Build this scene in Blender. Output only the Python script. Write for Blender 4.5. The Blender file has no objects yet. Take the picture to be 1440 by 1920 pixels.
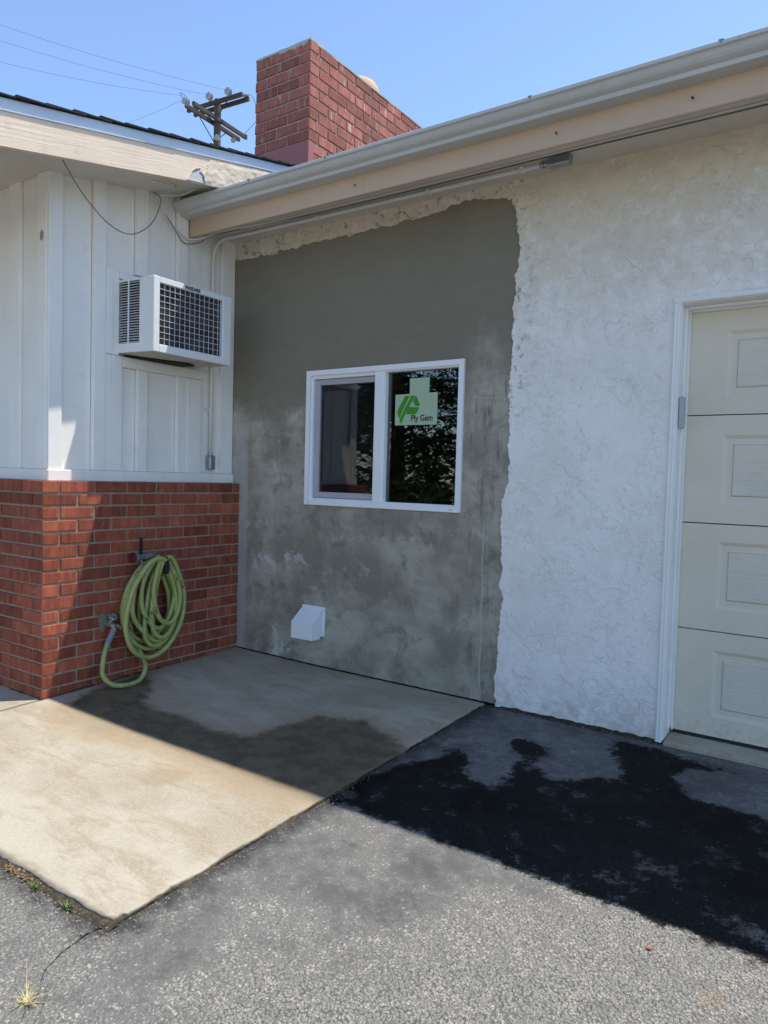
import bpy, bmesh, math, random
import numpy as np
from mathutils import Vector, Matrix, noise as mnoise

random.seed(7)
rng = np.random.default_rng(7)
sc = bpy.context.scene
COL = sc.collection

# ------------------------------------------------------------------ camera
cam_d = bpy.data.cameras.new('camera')
cam = bpy.data.objects.new('camera', cam_d)
COL.objects.link(cam)
yaw, pit, rol = -0.5984, -0.047, 0.0269
cy_, sy_, cp_, sp_ = math.cos(yaw), math.sin(yaw), math.cos(pit), math.sin(pit)
fwd = Vector((sy_ * cp_, cy_ * cp_, sp_))
rgt = Vector((cy_, -sy_, 0))
upv = rgt.cross(fwd)
r2 = rgt * math.cos(rol) + upv * math.sin(rol)
u2 = -rgt * math.sin(rol) + upv * math.cos(rol)
mw = Matrix(((r2.x, u2.x, -fwd.x, 3.4863), (r2.y, u2.y, -fwd.y, -3.3996), (r2.z, u2.z, -fwd.z, 1.1440), (0, 0, 0, 1)))
cam.matrix_world = mw
cam_d.sensor_fit = 'VERTICAL'
cam_d.sensor_height = 24.0
cam_d.lens = 24.0 * 1342.6 / 1920.0
cam_d.clip_start = 0.05
cam_d.clip_end = 2000
sc.camera = cam

# ------------------------------------------------------------------ light
SUN = Vector((1.0, 0.99, 3.38)).normalized()
w = bpy.data.worlds.new('World')
sc.world = w
w.use_nodes = True
wn = w.node_tree
wn.nodes.clear()
sky = wn.nodes.new('ShaderNodeTexSky')
sky.sky_type = 'NISHITA'
sky.sun_disc = False
sky.sun_elevation = math.asin(SUN.z)
sky.sun_rotation = math.atan2(SUN.x, SUN.y)
sky.air_density = 0.9
sky.dust_density = 0.25
sky.ozone_density = 2.8
bg = wn.nodes.new('ShaderNodeBackground')
bg.inputs[1].default_value = 0.138
wo = wn.nodes.new('ShaderNodeOutputWorld')
wn.links.new(sky.outputs[0], bg.inputs[0])
wn.links.new(bg.outputs[0], wo.inputs[0])
sun_d = bpy.data.lights.new('sun', 'SUN')
sun_d.energy = 2.9
sun_d.angle = math.radians(0.55)
sun_d.color = (1.0, 0.93, 0.82)
sun = bpy.data.objects.new('sun', sun_d)
COL.objects.link(sun)
sun.rotation_euler = SUN.to_track_quat('Z', 'Y').to_euler()
sun.location = (3, 3, 12)
sc.view_settings.view_transform = 'Standard'
sc.view_settings.look = 'None'
sc.view_settings.exposure = 1.0
sc.view_settings.gamma = 1.0
sc.view_settings.use_curve_mapping = False
try:
    sc.cycles.max_bounces = 10
    sc.cycles.diffuse_bounces = 6
    sc.cycles.transparent_max_bounces = 12
except Exception:
    pass


# ------------------------------------------------------------------ helpers
def tag(o, label=None, cat=None, group=None, kind=None):
    if label: o['label'] = label
    if cat: o['category'] = cat
    if group: o['group'] = group
    if kind: o['kind'] = kind
    return o


def empty(name, loc=(0, 0, 0), parent=None):
    o = bpy.data.objects.new(name, None)
    o.empty_display_size = 0.1
    COL.objects.link(o)
    if parent is None:
        o.location = loc
    else:
        attach(o, parent)
    return o


def attach(o, parent):
    o.parent = parent
    # every thing's Empty is unrotated: keep world coordinates
    o.matrix_parent_inverse = Matrix.Translation(-Vector(wloc(parent)))


def wloc(o):
    l = Vector(o.location)
    return l


class MB:
    """collects shapes into one mesh"""
    def __init__(self):
        self.bm = bmesh.new()

    def box(self, x0, x1, y0, y1, z0, z1, bev=0.0, seg=1, jit=0.0):
        m = Matrix.Translation(((x0 + x1) / 2, (y0 + y1) / 2, (z0 + z1) / 2)) @ Matrix.Diagonal((abs(x1 - x0), abs(y1 - y0), abs(z1 - z0), 1))
        r = bmesh.ops.create_cube(self.bm, size=1.0, matrix=m)
        vs = r['verts']
        if jit:
            for v in vs:
                v.co += Vector((random.uniform(-jit, jit), random.uniform(-jit, jit), random.uniform(-jit, jit)))
        if bev > 0:
            es = list({e for v in vs for e in v.link_edges})
            bmesh.ops.bevel(self.bm, geom=es, offset=bev, segments=seg, profile=0.5, affect='EDGES')
        return self

    def poly(self, pts):
        self.bm.faces.new([self.bm.verts.new(p) for p in pts])
        return self

    def prism(self, prof, axis, a0, a1):
        """prof: list of 2D points; axis 0 -> (y,z) profile run along x; 1 -> (x,z) along y; 2 -> (x,y) along z"""
        def P(p, a):
            if axis == 0: return (a, p[0], p[1])
            if axis == 1: return (p[0], a, p[1])
            return (p[0], p[1], a)
        A = [self.bm.verts.new(P(p, a0)) for p in prof]
        B = [self.bm.verts.new(P(p, a1)) for p in prof]
        n = len(prof)
        for i in range(n):
            self.bm.faces.new((A[i], A[(i + 1) % n], B[(i + 1) % n], B[i]))
        self.bm.faces.new(A)
        self.bm.faces.new(B[::-1])
        return self

    def tube(self, path, r, n=8, cap=True):
        pts = [Vector(p) for p in path]
        rs = r if isinstance(r, (list, tuple)) else [r] * len(pts)
        rings = []
        t0 = (pts[1] - pts[0]).normalized()
        ref = Vector((0, 0, 1)) if abs(t0.z) < 0.9 else Vector((1, 0, 0))
        nv = (ref - t0 * ref.dot(t0)).normalized()
        for i, p in enumerate(pts):
            if i == 0: t = t0
            elif i == len(pts) - 1: t = (pts[-1] - pts[-2]).normalized()
            else: t = (pts[i + 1] - pts[i - 1])
            if t.length < 1e-9: t = t0
            t = t.normalized()
            nv = nv - t * nv.dot(t)
            nv = nv.normalized() if nv.length > 1e-6 else t.orthogonal().normalized()
            b = t.cross(nv)
            rings.append([self.bm.verts.new(p + (nv * math.cos(2 * math.pi * k / n) + b * math.sin(2 * math.pi * k / n)) * rs[i]) for k in range(n)])
        for i in range(len(rings) - 1):
            for k in range(n):
                self.bm.faces.new((rings[i][k], rings[i][(k + 1) % n], rings[i + 1][(k + 1) % n], rings[i + 1][k]))
        if cap:
            self.bm.faces.new(rings[0][::-1])
            self.bm.faces.new(rings[-1])
        return self

    def lathe(self, c, axis, prof, n=16):
        """prof: (distance along axis, radius)"""
        a = Vector(axis).normalized()
        path = [Vector(c) + a * d for d, r in prof]
        pts = path
        nv = a.orthogonal().normalized()
        b = a.cross(nv)
        rings = [[self.bm.verts.new(p + (nv * math.cos(2 * math.pi * k / n) + b * math.sin(2 * math.pi * k / n)) * max(r, 1e-4)) for k in range(n)] for p, (d, r) in zip(pts, prof)]
        for i in range(len(rings) - 1):
            for k in range(n):
                self.bm.faces.new((rings[i][k], rings[i][(k + 1) % n], rings[i + 1][(k + 1) % n], rings[i + 1][k]))
        self.bm.faces.new(rings[0][::-1])
        self.bm.faces.new(rings[-1])
        return self

    def build(self, name, mat, parent=None, smooth=False, origin=None, autosmooth=None):
        me = bpy.data.meshes.new(name)
        bmesh.ops.recalc_face_normals(self.bm, faces=self.bm.faces[:])
        if origin is not None:
            bmesh.ops.translate(self.bm, verts=self.bm.verts[:], vec=-Vector(origin))
        self.bm.to_mesh(me)
        self.bm.free()
        if smooth:
            me.polygons.foreach_set('use_smooth', [True] * len(me.polygons))
        o = bpy.data.objects.new(name, me)
        COL.objects.link(o)
        if mat is not None: me.materials.append(mat)
        if origin is not None: o.location = origin
        if parent is not None: attach(o, parent)
        return o


def inst(name, me, loc, parent, rotz=0.0):
    o = bpy.data.objects.new(name, me)
    COL.objects.link(o)
    o.location = loc
    o.rotation_euler = (0, 0, rotz)
    if parent is not None:
        o.parent = parent
        # parts hang under Empties that sit at the world origin of their thing
        o.matrix_parent_inverse = Matrix.Translation(-Vector(WORIG.get(parent.name, (0, 0, 0))))
    return o


WORIG = {}


def spline(pts, per=8):
    P = [Vector(p) for p in pts]
    out = []
    n = len(P)
    for i in range(n - 1):
        p0 = P[max(i - 1, 0)]; p1 = P[i]; p2 = P[i + 1]; p3 = P[min(i + 2, n - 1)]
        for k in range(per):
            t = k / per
            out.append(0.5 * ((2 * p1) + (-p0 + p2) * t + (2 * p0 - 5 * p1 + 4 * p2 - p3) * t * t + (-p0 + 3 * p1 - 3 * p2 + p3) * t ** 3))
    out.append(P[-1])
    return out


# ------------------------------------------------------------------ node helpers
class NT:
    def __init__(self, name):
        self.m = bpy.data.materials.new(name)
        self.m.use_nodes = True
        self.t = self.m.node_tree
        self.t.nodes.clear()
        self.out = self.t.nodes.new('ShaderNodeOutputMaterial')

    def n(self, typ, ins=None, **at):
        nd = self.t.nodes.new('ShaderNode' + typ)
        for k, v in at.items():
            setattr(nd, k, v)
        for k, v in (ins or {}).items():
            s = nd.inputs[k]
            if hasattr(v, 'is_output') or hasattr(v, 'links'):
                self.t.links.new(v, s)
            else:
                if isinstance(v, (tuple, list)) and len(v) == 3 and s.type == 'RGBA':
                    v = (*v, 1)
                s.default_value = v
        return nd

    def math(self, op, a, b=0.0, c=0.0, clamp=False):
        nd = self.n('Math', {0: a, 1: b, 2: c}, operation=op, use_clamp=clamp)
        return nd.outputs[0]

    def mix(self, f, a, b, blend='MIX'):
        nd = self.n('MixRGB', {0: f, 1: a, 2: b}, blend_type=blend)
        return nd.outputs[0]

    def ramp(self, f, stops, interp='LINEAR'):
        nd = self.n('ValToRGB', {0: f})
        cr = nd.color_ramp
        cr.interpolation = interp
        while len(cr.elements) > len(stops): cr.elements.remove(cr.elements[-1])
        while len(cr.elements) < len(stops): cr.elements.new(0.5)
        for e, (p, c) in zip(cr.elements, stops):
            e.position = p
            e.color = (c, c, c, 1) if isinstance(c, (int, float)) else (*c, 1)
        return nd.outputs[0]

    def step(self, f, a, b):
        return self.n('MapRange', {0: f, 1: a, 2: b, 3: 0.0, 4: 1.0}, interpolation_type='SMOOTHSTEP').outputs[0]

    def obj(self, scale=(1, 1, 1), rnd=False, off=None):
        tc = self.n('TexCoord')
        v = tc.outputs['Object']
        if rnd:
            oi = self.n('ObjectInfo')
            r = self.math('MULTIPLY', oi.outputs['Random'], 53.0)
            cmb = self.n('CombineXYZ', {0: r, 1: r, 2: r})
            v = self.n('VectorMath', {0: v, 1: cmb.outputs[0]}, operation='ADD').outputs[0]
        if scale != (1, 1, 1):
            v = self.n('VectorMath', {0: v, 1: scale}, operation='MULTIPLY').outputs[0]
        return v

    def noise(self, v, s, d=4, r=0.55, dist=0.0):
        return self.n('TexNoise', {'Vector': v, 'Scale': s, 'Detail': d, 'Roughness': r, 'Distortion': dist}).outputs[0]

    def bump(self, h, st=0.3, dist=0.01, nrm=None):
        ins = {'Height': h, 'Strength': st, 'Distance': dist}
        if nrm is not None: ins['Normal'] = nrm
        return self.n('Bump', ins).outputs[0]

    def finish(self, col, rough=0.8, nrm=None, metal=0.0, spec=0.4):
        ins = {'Base Color': col, 'Roughness': rough, 'Metallic': metal, 'Specular IOR Level': spec}
        if nrm is not None: ins['Normal'] = nrm
        b = self.n('BsdfPrincipled', ins)
        self.t.links.new(b.outputs[0], self.out.inputs[0])
        self.b = b
        return self.m


def m_plain(name, c, rough=0.5, metal=0.0, spec=0.4, var=0.06, s=6.0, bump=0.0, bs=60.0, dirt=None):
    n = NT(name)
    v = n.obj()
    f = n.noise(v, s, 5, 0.6)
    k = n.ramp(f, [(0.3, 1 - var), (0.7, 1 + var)])
    col = n.mix(1.0, (*c, 1), k, 'MULTIPLY')
    if dirt:
        g = n.noise(v, s * 2.3, 8, 0.7)
        col = n.mix(n.math('MULTIPLY', n.step(g, 0.52, 0.72), dirt[3]), col, (*dirt[:3], 1))
    nr = n.bump(n.noise(v, bs, 4), bump, 0.004) if bump else None
    return n.finish(col, rough, nr, metal, spec)


# ---- bricks
def m_brick(name, c1, c2, pale, pamt):
    n = NT(name)
    v = n.obj(rnd=True)
    oi = n.n('ObjectInfo')
    st = n.noise(n.n('VectorMath', {0: v, 1: (190, 190, 9)}, operation='MULTIPLY').outputs[0], 1.0, 3, 0.6)
    bl = n.noise(n.n('VectorMath', {0: v, 1: (22, 22, 5)}, operation='MULTIPLY').outputs[0], 1.0, 3, 0.6)
    fine = n.noise(v, 320, 3, 0.6)
    col = n.mix(n.step(bl, 0.32, 0.68), (*c1, 1), (*c2, 1))
    col = n.mix(n.math('MULTIPLY', n.step(bl, 0.56, 0.74), pamt), col, (*pale, 1))
    col = n.mix(n.math('MULTIPLY', n.step(st, 0.35, 0.75), 0.38), col, (c2[0] * 0.55, c2[1] * 0.55, c2[2] * 0.55, 1))
    col = n.mix(n.math('MULTIPLY', n.step(fine, 0.60, 0.74), 0.22), col, (*pale, 1))
    ps = n.n('NewGeometry').outputs['Position']
    w1 = n.noise(ps, 3.2, 7, 0.68)
    w2 = n.noise(ps, 13.0, 7, 0.72)
    col = n.mix(n.math('MULTIPLY', n.step(w1, 0.50, 0.70), 0.35), col, (c2[0] * 0.6, c2[1] * 0.7, c2[2] * 0.8, 1))
    col = n.mix(n.math('MULTIPLY', n.step(w2, 0.58, 0.70), 0.32), col, (0.50, 0.36, 0.29, 1))
    rv = n.n('MapRange', {0: oi.outputs['Random'], 1: 0.0, 2: 1.0, 3: 0.66, 4: 1.25}).outputs[0]
    cmb = n.n('CombineColor', {0: rv, 1: rv, 2: rv}).outputs[0]
    col = n.mix(1.0, col, cmb, 'MULTIPLY')
    h = n.math('ADD', n.math('MULTIPLY', st, 0.6), n.math('MULTIPLY', fine, 0.5))
    return n.finish(col, 0.88, n.bump(h, 0.55, 0.003), spec=0.25)


def m_mortar(name, c):
    n = NT(name)
    v = n.obj()
    f = n.noise(v, 28, 6, 0.7)
    col = n.mix(f, (c[0] * 0.6, c[1] * 0.6, c[2] * 0.6, 1), (c[0] * 1.35, c[1] * 1.35, c[2] * 1.35, 1))
    return n.finish(col, 0.95, n.bump(n.noise(v, 220, 4, 0.7), 0.7, 0.004), spec=0.2)


# ---- white lace stucco
def m_stucco():
    n = NT('white_stucco')
    v = n.obj()
    wv = n.n('TexNoise', {'Vector': v, 'Scale': 9.0, 'Detail': 4.0}).outputs['Color']
    vd = n.n('VectorMath', {0: v, 1: n.n('VectorMath', {0: wv, 1: (0.07, 0.07, 0.07)}, operation='MULTIPLY').outputs[0]}, operation='ADD').outputs[0]
    a = n.noise(vd, 10.5, 4, 0.55, 0.6)
    b = n.noise(vd, 23.0, 4, 0.55, 0.7)
    c3 = n.noise(vd, 48.0, 3, 0.55, 0.5)
    m1 = n.step(n.noise(v, 5.0, 5, 0.6), 0.40, 0.60)
    msk = n.step(n.noise(v, 8.0, 5, 0.6, 0.5), 0.42, 0.58)
    m3 = n.step(n.noise(v, 6.5, 5, 0.65, 0.9), 0.46, 0.60)
    p1 = n.math('MULTIPLY', n.math('SUBTRACT', n.step(a, 0.490, 0.512), 0.5), m1)
    p2 = n.math('MULTIPLY', n.math('SUBTRACT', n.step(b, 0.515, 0.545), 0.5), msk)
    p3 = n.math('MULTIPLY', n.math('SUBTRACT', n.step(c3, 0.53, 0.57), 0.5), m3)
    h = n.math('ADD', n.math('ADD', p1, n.math('MULTIPLY', p2, 0.75)), n.math('MULTIPLY', p3, 0.5))
    h = n.math('ADD', h, n.math('MULTIPLY', a, 1.2))
    grit = n.noise(v, 170, 4, 0.65)
    h2 = n.math('ADD', h, n.math('MULTIPLY', grit, 0.30))
    # colour: white paint, worn cream paint and dirt, tinted upward for warm light under the eave, faint crease shade painted grey
    patch = n.noise(v, 2.2, 7, 0.62)
    wear = n.noise(vd, 14.0, 8, 0.7)
    zz = n.n('SeparateXYZ', {0: v}).outputs[2]
    topm = n.step(zz, 1.35, 2.7)
    col = n.mix(n.step(patch, 0.38, 0.66), (0.88, 0.865, 0.835, 1), (0.81, 0.79, 0.75, 1))
    cream = n.math('MULTIPLY', n.step(n.math('ADD', wear, n.math('MULTIPLY', topm, 0.30)), 0.45, 0.80), n.math('ADD', n.math('MULTIPLY', topm, 0.80), 0.06))
    col = n.mix(cream, col, (0.64, 0.56, 0.43, 1))
    edge = n.math('MULTIPLY', n.step(a, 0.480, 0.495), n.math('SUBTRACT', 1.0, n.step(a, 0.500, 0.515)))
    col = n.mix(n.math('MULTIPLY', n.math('MULTIPLY', edge, m1), 0.03), col, (0.33, 0.32, 0.30, 1))
    # grey smears left beside the new cement
    xx = n.n('SeparateXYZ', {0: v}).outputs[0]
    near = n.math('SUBTRACT', 1.0, n.step(xx, 1.93, 2.10))
    up = n.step(zz, 1.30, 1.75)
    sm = n.math('MULTIPLY', n.step(n.noise(vd, 24.0, 6, 0.7), 0.56, 0.60), n.math('MULTIPLY', near, up))
    col = n.mix(n.math('MULTIPLY', sm, 0.75), col, (0.25, 0.245, 0.22, 1))
    foot = n.math('SUBTRACT', 1.0, n.step(zz, -0.03, 0.26))
    col = n.mix(n.math('MULTIPLY', foot, n.math('MULTIPLY', n.step(wear, 0.38, 0.62), 0.65)), col, (0.50, 0.485, 0.46, 1))
    return n.finish(col, 0.85, n.bump(h2, 0.62, 0.0050), spec=0.25)


# ---- grey cement patch
def m_cement():
    n = NT('grey_cement_render')
    v = n.obj()
    sx = n.n('SeparateXYZ', {0: v})
    xx, zz = sx.outputs[0], sx.outputs[2]
    n1 = n.noise(v, 2.4, 6, 0.6)
    n2 = n.noise(v, 6.5, 10, 0.74, 0.5)
    n3 = n.noise(n.n('VectorMath', {0: v, 1: (26, 26, 3.2)}, operation='MULTIPLY').outputs[0], 1.0, 6, 0.7)
    n4 = n.noise(v, 60, 6, 0.7)
    # dried, paler lower part with an uneven top edge
    lo = n.math('SUBTRACT', 1.0, n.step(n.math('ADD', zz, n.math('MULTIPLY', n.math('SUBTRACT', n2, 0.5), 0.55)), 1.42, 1.66))
    right = n.step(xx, 1.62, 1.74)
    lo = n.math('MAXIMUM', lo, n.math('MULTIPLY', right, n.math('SUBTRACT', 1.0, n.step(n.math('ADD', zz, n.math('MULTIPLY', n.math('SUBTRACT', n2, 0.5), 0.5)), 1.75, 1.98))))
    damp = n.mix(n1, (0.195, 0.178, 0.135, 1), (0.245, 0.224, 0.172, 1))
    dry = n.mix(n.step(n1, 0.38, 0.62), (0.245, 0.226, 0.180, 1), (0.43, 0.40, 0.33, 1))
    tr = n.noise(n.n('VectorMath', {0: v, 1: (2.2, 1.0, 7.0)}, operation='MULTIPLY').outputs[0], 1.6, 8, 0.70, 1.1)
    damp = n.mix(n.math('MULTIPLY', n.step(tr, 0.42, 0.68), 0.45), damp, (0.250, 0.230, 0.177, 1))
    damp = n.mix(n.math('MULTIPLY', n.step(n.noise(v, 17, 7, 0.75), 0.56, 0.68), 0.28), damp, (0.120, 0.107, 0.078, 1))
    dry = n.mix(n.math('MULTIPLY', n.step(tr, 0.44, 0.64), 0.30), dry, (0.20, 0.185, 0.145, 1))
    col = n.mix(lo, damp, dry)
    # darker blotches and pale lime bloom in the lower part
    col = n.mix(n.math('MULTIPLY', n.math('MULTIPLY', lo, n.step(n2, 0.50, 0.66)), 0.70), col, (0.165, 0.155, 0.125, 1))
    left = n.math('SUBTRACT', 1.0, n.math('MULTIPLY', n.step(xx, 0.35, 0.95), 0.75))
    n5 = n.noise(v, 4.6, 10, 0.74, 0.7)
    bl = n.math('MULTIPLY', n.math('MULTIPLY', lo, n.step(n5, 0.55, 0.63)), left)
    col = n.mix(n.math('MULTIPLY', bl, 0.8), col, (0.56, 0.55, 0.51, 1))
    bl2 = n.math('MULTIPLY', n.math('MULTIPLY', lo, n.step(n.noise(v, 9.0, 10, 0.76, 0.8), 0.60, 0.66)), 0.6)
    col = n.mix(bl2, col, (0.50, 0.49, 0.44, 1))
    stripe = n.math('SUBTRACT', 1.0, n.step(n.math('ADD', xx, n.math('MULTIPLY', n.math('SUBTRACT', n3, 0.5), 0.06)), 0.05, 0.09))
    col = n.mix(n.math('MULTIPLY', n.math('MULTIPLY', stripe, lo), 0.55), col, (0.48, 0.48, 0.46, 1))
    # vertical scrape marks near the window's right side and upper left
    scr = n.math('MULTIPLY', n.step(n3, 0.50, 0.68), n.math('MULTIPLY', lo, n.math('ADD', n.math('MULTIPLY', right, 0.55), n.math('MULTIPLY', n.step(zz, 1.05, 1.35), 0.4))))
    col = n.mix(scr, col, (0.115, 0.108, 0.09, 1))
    # lime runs
    wob = n.math('MULTIPLY', n.math('SUBTRACT', n.noise(n.n('VectorMath', {0: v, 1: (0, 0, 1)}, operation='MULTIPLY').outputs[0], 5.0, 3), 0.5), 0.035)
    for x0, wd, z0, z1, am in ((1.806, 0.005, 0.02, 0.95, 0.8), (1.829, 0.0035, 0.70, 0.98, 0.5)):
        d = n.math('ABSOLUTE', n.math('SUBTRACT', n.math('ADD', xx, wob), x0))
        ln = n.math('SUBTRACT', 1.0, n.step(d, wd * 0.5, wd * 1.6))
        zm = n.math('MULTIPLY', n.step(zz, z0, z0 + 0.05), n.math('SUBTRACT', 1.0, n.step(zz, z1 - 0.1, z1)))
        col = n.mix(n.math('MULTIPLY', n.math('MULTIPLY', ln, zm), am), col, (0.42, 0.42, 0.36, 1))
    col = n.mix(n.math('MULTIPLY', n.step(n4, 0.5, 0.72), n.math('ADD', 0.10, n.math('MULTIPLY', lo, 0.28))), col, (0.40, 0.385, 0.33, 1))
    col = n.mix(n.math('MULTIPLY', n.step(n.noise(v, 110, 5, 0.8), 0.60, 0.70), 0.30), col, (0.10, 0.092, 0.07, 1))
    h = n.math('ADD', n.math('ADD', n.math('MULTIPLY', tr, 0.45), n.math('MULTIPLY', n2, 0.8)), n.math('ADD', n.math('MULTIPLY', n3, 0.5), n.math('MULTIPLY', n.noise(v, 240, 4, 0.7), 0.25)))
    return n.finish(col, 0.9, n.bump(h, 0.45, 0.008), spec=0.2)


# ---- concrete slab
def m_concrete():
    n = NT('concrete')
    v = n.obj()
    at = n.n('Attribute', attribute_name='wet').outputs['Fac']
    st = n.n('Attribute', attribute_name='edge').outputs['Fac']
    n1 = n.noise(v, 2.2, 7, 0.62)
    n2 = n.noise(v, 11, 7, 0.65)
    g = n.noise(v, 330, 3, 0.7)
    n3 = n.noise(n.n('VectorMath', {0: v, 1: (3.0, 9.0, 1.0)}, operation='MULTIPLY').outputs[0], 1.0, 8, 0.72, 0.5)
    gr = n.noise(v, 95, 5, 0.8)
    col = n.mix(n.step(n1, 0.36, 0.64), (0.455, 0.415, 0.335, 1), (0.340, 0.298, 0.222, 1))
    col = n.mix(n.math('MULTIPLY', n.step(n3, 0.46, 0.62), 0.72), col, (0.30, 0.24, 0.155, 1))
    col = n.mix(n.math('MULTIPLY', n.step(n2, 0.50, 0.72), 0.35), col, (0.36, 0.305, 0.215, 1))
    col = n.mix(n.math('MULTIPLY', n.step(gr, 0.42, 0.66), 0.45), col, (0.53, 0.485, 0.395, 1))
    col = n.mix(n.math('MULTIPLY', n.step(g, 0.48, 0.64), 0.60), col, (0.27, 0.235, 0.175, 1))
    col = n.mix(n.math('MULTIPLY', n.step(n.noise(v, 60, 6, 0.8), 0.645, 0.68), 0.75), col, (0.17, 0.14, 0.10, 1))
    # round rust-brown mark
    rd = n.n('VectorMath', {0: v, 1: (1.22, -1.57, -0.05)}, operation='DISTANCE').outputs['Value']
    rd = n.math('ADD', rd, n.math('MULTIPLY', n.math('SUBTRACT', n2, 0.5), 0.12))
    col = n.mix(n.math('MULTIPLY', n.math('SUBTRACT', 1.0, n.step(rd, 0.05, 0.12)), 0.55), col, (0.30, 0.235, 0.15, 1))
    wn_ = n.math('ADD', at, n.math('ADD', n.math('MULTIPLY', n.math('SUBTRACT', n.noise(v, 22, 8, 0.7), 0.5), 0.13), n.math('MULTIPLY', n.math('SUBTRACT', n.noise(v, 6, 5, 0.6), 0.5), 0.13)))
    halo = n.math('SUBTRACT', 1.0, n.step(wn_, 0.0, 0.14))
    col = n.mix(n.math('MULTIPLY', halo, 0.55), col, (0.33, 0.245, 0.145, 1))
    wet = n.math('SUBTRACT', 1.0, n.step(wn_, -0.045, 0.035))
    wc = n.mix(n.step(n2, 0.35, 0.65), (0.075, 0.060, 0.040, 1), (0.150, 0.115, 0.070, 1))
    wc = n.mix(n.math('MULTIPLY', n.step(gr, 0.45, 0.65), 0.4), wc, (0.19, 0.15, 0.095, 1))
    # wet tone painted dark inside the cast shadow, faint beyond its edge
    dr = n.n('Attribute', attribute_name='core').outputs['Fac']
    col = n.mix(n.math('MULTIPLY', wet, n.math('ADD', 0.18, n.math('MULTIPLY', dr, 0.80))), col, wc)
    # dirt along the broken edge
    ed = n.math('SUBTRACT', 1.0, n.step(n.math('ADD', st, n.math('MULTIPLY', n.math('SUBTRACT', n2, 0.5), 0.05)), 0.0, 0.022))
    col = n.mix(n.math('MULTIPLY', ed, 0.7), col, (0.16, 0.145, 0.12, 1))
    h = n.math('ADD', n.math('MULTIPLY', g, 0.4), n.math('MULTIPLY', n.noise(v, 90, 4, 0.7), 0.6))
    ro = n.math('SUBTRACT', 0.92, n.math('MULTIPLY', n.math('MULTIPLY', wet, dr), 0.22))
    return n.finish(col, ro, n.bump(h, 0.5, 0.004), spec=0.3)


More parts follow.
